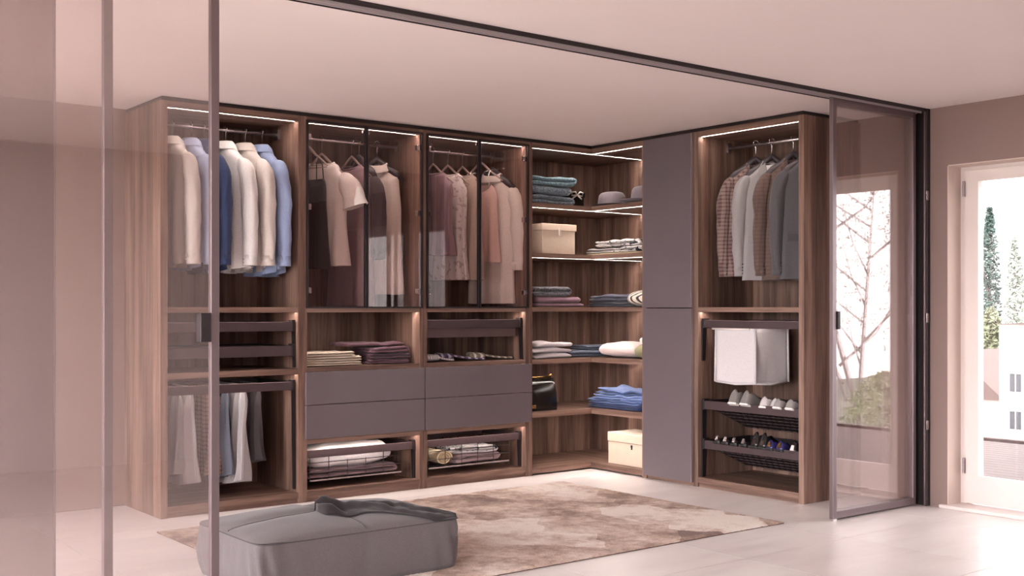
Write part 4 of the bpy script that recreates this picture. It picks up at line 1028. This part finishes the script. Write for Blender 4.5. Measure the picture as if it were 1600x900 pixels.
shoe('court_shoe', 'black pump with silver heel panel, left of its pair', .17, 5.165, rk2, 'blkl', 'bsole', 0, g, 1.0, 0, 1.6, 'chrome')
shoe('court_shoe', 'black pump with silver heel panel, right of its pair', .17, 5.095, rk2, 'blkl', 'bsole', 0, g, 1.0, 0, 1.6, 'chrome')
shoe('court_shoe', 'violet satin shoe with brass heel, left of its pair', .16, 5.03, rk2, 'purp', 'bsole', 0, g, .95, 0, 1.05, 'gold')
shoe('court_shoe', 'violet satin shoe with brass heel, right of its pair', .16, 4.945, rk2, 'purp', 'bsole', 0, g, .95, 0, 1.05, 'gold')
shoe('court_shoe', 'black and white shoe against the end panel on the lower rack', .2, 4.85, rk2, 'blkl', 'bsole', 0, g, .95, 0, 1.3, 'white')

# ------------------------------------------------------------------ rug
m, nt, b = newmat('patchwork_rug'); b.inputs['Roughness'].default_value = 0.95; b.inputs['Sheen Weight'].default_value = 0.3; b.inputs['Specular IOR Level'].default_value = .1
pos = mapping(nt, (1, 1, 1), 'pos')
nw_ = nd(nt, 'ShaderNodeTexNoise'); nw_.inputs['Scale'].default_value = 5; nw_.inputs['Detail'].default_value = 4; nt.links.new(pos, nw_.inputs['Vector'])
wv_ = nd(nt, 'ShaderNodeVectorMath', operation='SCALE'); nt.links.new(nw_.outputs['Color'], wv_.inputs[0]); wv_.inputs['Scale'].default_value = .10
va = nd(nt, 'ShaderNodeVectorMath', operation='ADD'); nt.links.new(pos, va.inputs[0]); nt.links.new(wv_.outputs[0], va.inputs[1])
vo = nd(nt, 'ShaderNodeTexVoronoi', distance='CHEBYCHEV', voronoi_dimensions='2D'); vo.inputs['Scale'].default_value = 1.9; nt.links.new(va.outputs[0], vo.inputs['Vector'])
sc_ = nd(nt, 'ShaderNodeSeparateColor'); nt.links.new(vo.outputs['Color'], sc_.inputs[0])
big = noise_n(nt, pos, 2.2, 5, .65); fine = noise_n(nt, pos, 130, 3, .7); mid = noise_n(nt, pos, 14, 5, .7)
ff = math_n(nt, 'ADD', math_n(nt, 'ADD', math_n(nt, 'MULTIPLY', sc_.outputs[0], .22), math_n(nt, 'MULTIPLY', big, .62)), math_n(nt, 'ADD', math_n(nt, 'MULTIPLY', fine, .22), math_n(nt, 'MULTIPLY', mid, .34)))
nt.links.new(ramp(nt, ff, [(.53, lin('6d4a3c')), (.62, lin('9f7d69')), (.72, lin('cdb2a2')), (.82, lin('e8d9ce'))]), b.inputs['Base Color'])
bump(nt, b, fine, .9, .012)
M['rug'] = m
x0, x1, y0, y1 = 2.41, 5.49, 4.37, 6.42
NX, NY = 260, 170; vs = []; fs = []
for i in range(NX+1):
    for j in range(NY+1):
        x = x0+(x1-x0)*i/NX; y = y0+(y1-y0)*j/NY
        e = min(1, min(i, NX-i, j, NY-j)/2)
        z = .006+.007*e+.0035*noise.noise((x*60, y*60, 0))*e+.0015*noise.noise((x*9, y*9, 4))
        vs.append((x+.004*noise.noise((y*30, 1, 0))*(e < 1), y+.004*noise.noise((x*30, 5, 0))*(e < 1), max(.002, z)))
for i in range(NX):
    for j in range(NY):
        a = i*(NY+1)+j; fs.append((a, a+NY+1, a+NY+2, a+1))
t = thing('patchwork_rug', 'brown and cream faded patchwork rug on the tiled floor', 'rug', ((x0+x1)/2, (y0+y1)/2, 0))
obj('pile', MB().add(vs, fs), 'rug', t, True)
M['rugb'] = plain('rug_backing', '6a5149', .95, 0, 40, .2)
obj('backing', B(x0+.004, x1-.004, y0+.004, y1-.004, .0005, .007), 'rugb', t)

# ------------------------------------------------------------------ ottoman and throw
ox0, ox1, oy0, oy1, oh = 2.19, 3.275, 4.60, 5.315, .238
F['ott'] = fabric('grey_linen', '625a5b', .9)
OTZ = .013
def otop(x, y):
    s = (x-(ox0+ox1)/2)/((ox1-ox0)/2); q = (y-(oy0+oy1)/2)/((oy1-oy0)/2)
    s = max(-1, min(1, s)); q = max(-1, min(1, q))
    z = oh+.07*((1-s*s)*(1-q*q))**.5
    xs = (x-(ox0+ox1)/2)/.05; ys = (y-(oy0+oy1)/2)/.045
    z -= .016*math.exp(-xs*xs)*(1-abs(q)**4)+.016*math.exp(-ys*ys)*(1-abs(s)**4)
    z += .004*noise.noise((x*8, y*8, 3))
    return z
mb = MB(); NX, NY = 60, 44; rings = []
per = []
for i in range(NX): per.append((-1+2*i/NX, -1))
for j in range(NY): per.append((1, -1+2*j/NY))
for i in range(NX): per.append((1-2*i/NX, 1))
for j in range(NY): per.append((-1, 1-2*j/NY))
cx_, cy_ = (ox0+ox1)/2, (oy0+oy1)/2; hx_, hy_ = (ox1-ox0)/2, (oy1-oy0)/2
def side(pt, q):
    s, r = pt
    # rounded vertical corners
    k = (abs(s)**14+abs(r)**14)**(1/14); s2, r2 = s/k, r/k
    bul = .010*math.sin(PI*min(1, q))-.012*(1-q)**3
    wr = .014*noise.noise((s*5, r*5, q*1.2))*math.sin(PI*q)
    cor = min(1, abs(s))*min(1, abs(r))
    wr += .020*math.sin(30*(s-r)+5*q)*max(0, cor-.55)*1.6*math.sin(PI*q)**.5
    mid_ = math.exp(-((s)/.06)**2)*(abs(r) > .99)
    g_ = 1+(bul+wr-.016*mid_*math.sin(PI*q))
    return (cx_+hx_*s2*(1+(g_-1)/hx_*.6), cy_+hy_*r2*(1+(g_-1)/hy_*.6))
for k in range(11):
    q = k/10; rings.append([(*side(p, q), OTZ+(oh-.0)*q*1.0) for p in per])
mb.loft(rings, True, True, False)
t = thing('ottoman', 'low grey upholstered ottoman standing on the rug', 'ottoman', (cx_, cy_, 0))
obj('base_cushion', mb, F['ott'], t, True)
mb = MB(); vs = []; fs = []
for i in range(NX+1):
    for j in range(NY+1):
        s, r = -1+2*i/NX, -1+2*j/NY
        k = 1.0
        if max(abs(s), abs(r)) > 0: 
            k = (abs(s)**14+abs(r)**14)**(1/14)/max(abs(s), abs(r), 1e-6)
        x, y = cx_+hx_*s/k, cy_+hy_*r/k
        vs.append((x, y, OTZ+otop(x, y)))
for i in range(NX):
    for j in range(NY):
        a = i*(NY+1)+j; fs.append((a, a+NY+1, a+NY+2, a+1))
obj('top_cushion', MB().add(vs, fs), F['ott'], t, True)
F['ottd'] = fabric('grey_linen_seam', '4d4547', .9)
obj('edge_seam', MB().tube([(*side(p, 1.0), OTZ+oh) for p in per+[per[0]]], .0035, 6, caps=False), F['ottd'], t, True)
obj('top_seam', MB().tube([(ox0+.01+(ox1-ox0-.02)*k/50, cy_, OTZ+otop(ox0+.01+(ox1-ox0-.02)*k/50, cy_)+.0006) for k in range(51)], .0022, 6), F['ottd'], t, True)
obj('top_seam', MB().tube([(cx_, oy0+.01+(oy1-oy0-.02)*k/40, OTZ+otop(cx_, oy0+.01+(oy1-oy0-.02)*k/40)+.0006) for k in range(41)], .0022, 6), F['ottd'], t, True)
for sx_ in (-1, 1):
    for sy_ in (-1, 1): obj('foot', MB().lathe([(.02, .0005), (.022, .002), (.022, .014)], 12, Matrix.Translation((cx_+sx_*.42, cy_+sy_*.26, OTZ if sx_*0 else .0))), 'dark', t)
# throw
F['throw'] = fabric('charcoal_throw', '2e2729', .95)
p0, p1 = Vector((2.63, 4.91)), Vector((3.27, 4.665)); dv = (p1-p0); pl_ = Vector((-dv.y, dv.x)).normalized()
NA, NB = 60, 36; rings = []; rin = []
for i in range(NA+1):
    s = i/NA; c0 = p0+dv*s+pl_*(.035*math.sin(s*5))
    wd = (.125+.02*math.sin(s*9))*(min(1, s/.06+.35))*(1-.6*max(0, s-.55)/.45)
    hh = .045*math.exp(-((s-.08)/.09)**2)+.030*(1-s*.65)
    rg = []
    for j in range(NB+1):
        q = -1+2*j/NB; p = c0+pl_*wd*q
        z = OTZ+otop(p.x, p.y)+.004
        hgt = hh*(1-abs(q)**2.4)*(.62+.38*math.sin(q*7+s*9+2*noise.noise((s*4, q*2, 1))))+.010*noise.noise((p.x*22, p.y*22, 2))*(1-abs(q)**3)
        rg.append((p.x, p.y, z+max(.001, hgt)))
    rings.append(rg)
mb = MB().loft(rings, False, False, False)
o = tag(obj('throw_blanket', mb, F['throw'], None, True), 'charcoal knitted throw crumpled on the grey ottoman', 'throw')
sm = o.modifiers.new('thick', 'SOLIDIFY'); sm.thickness = .004; sm.offset = 1
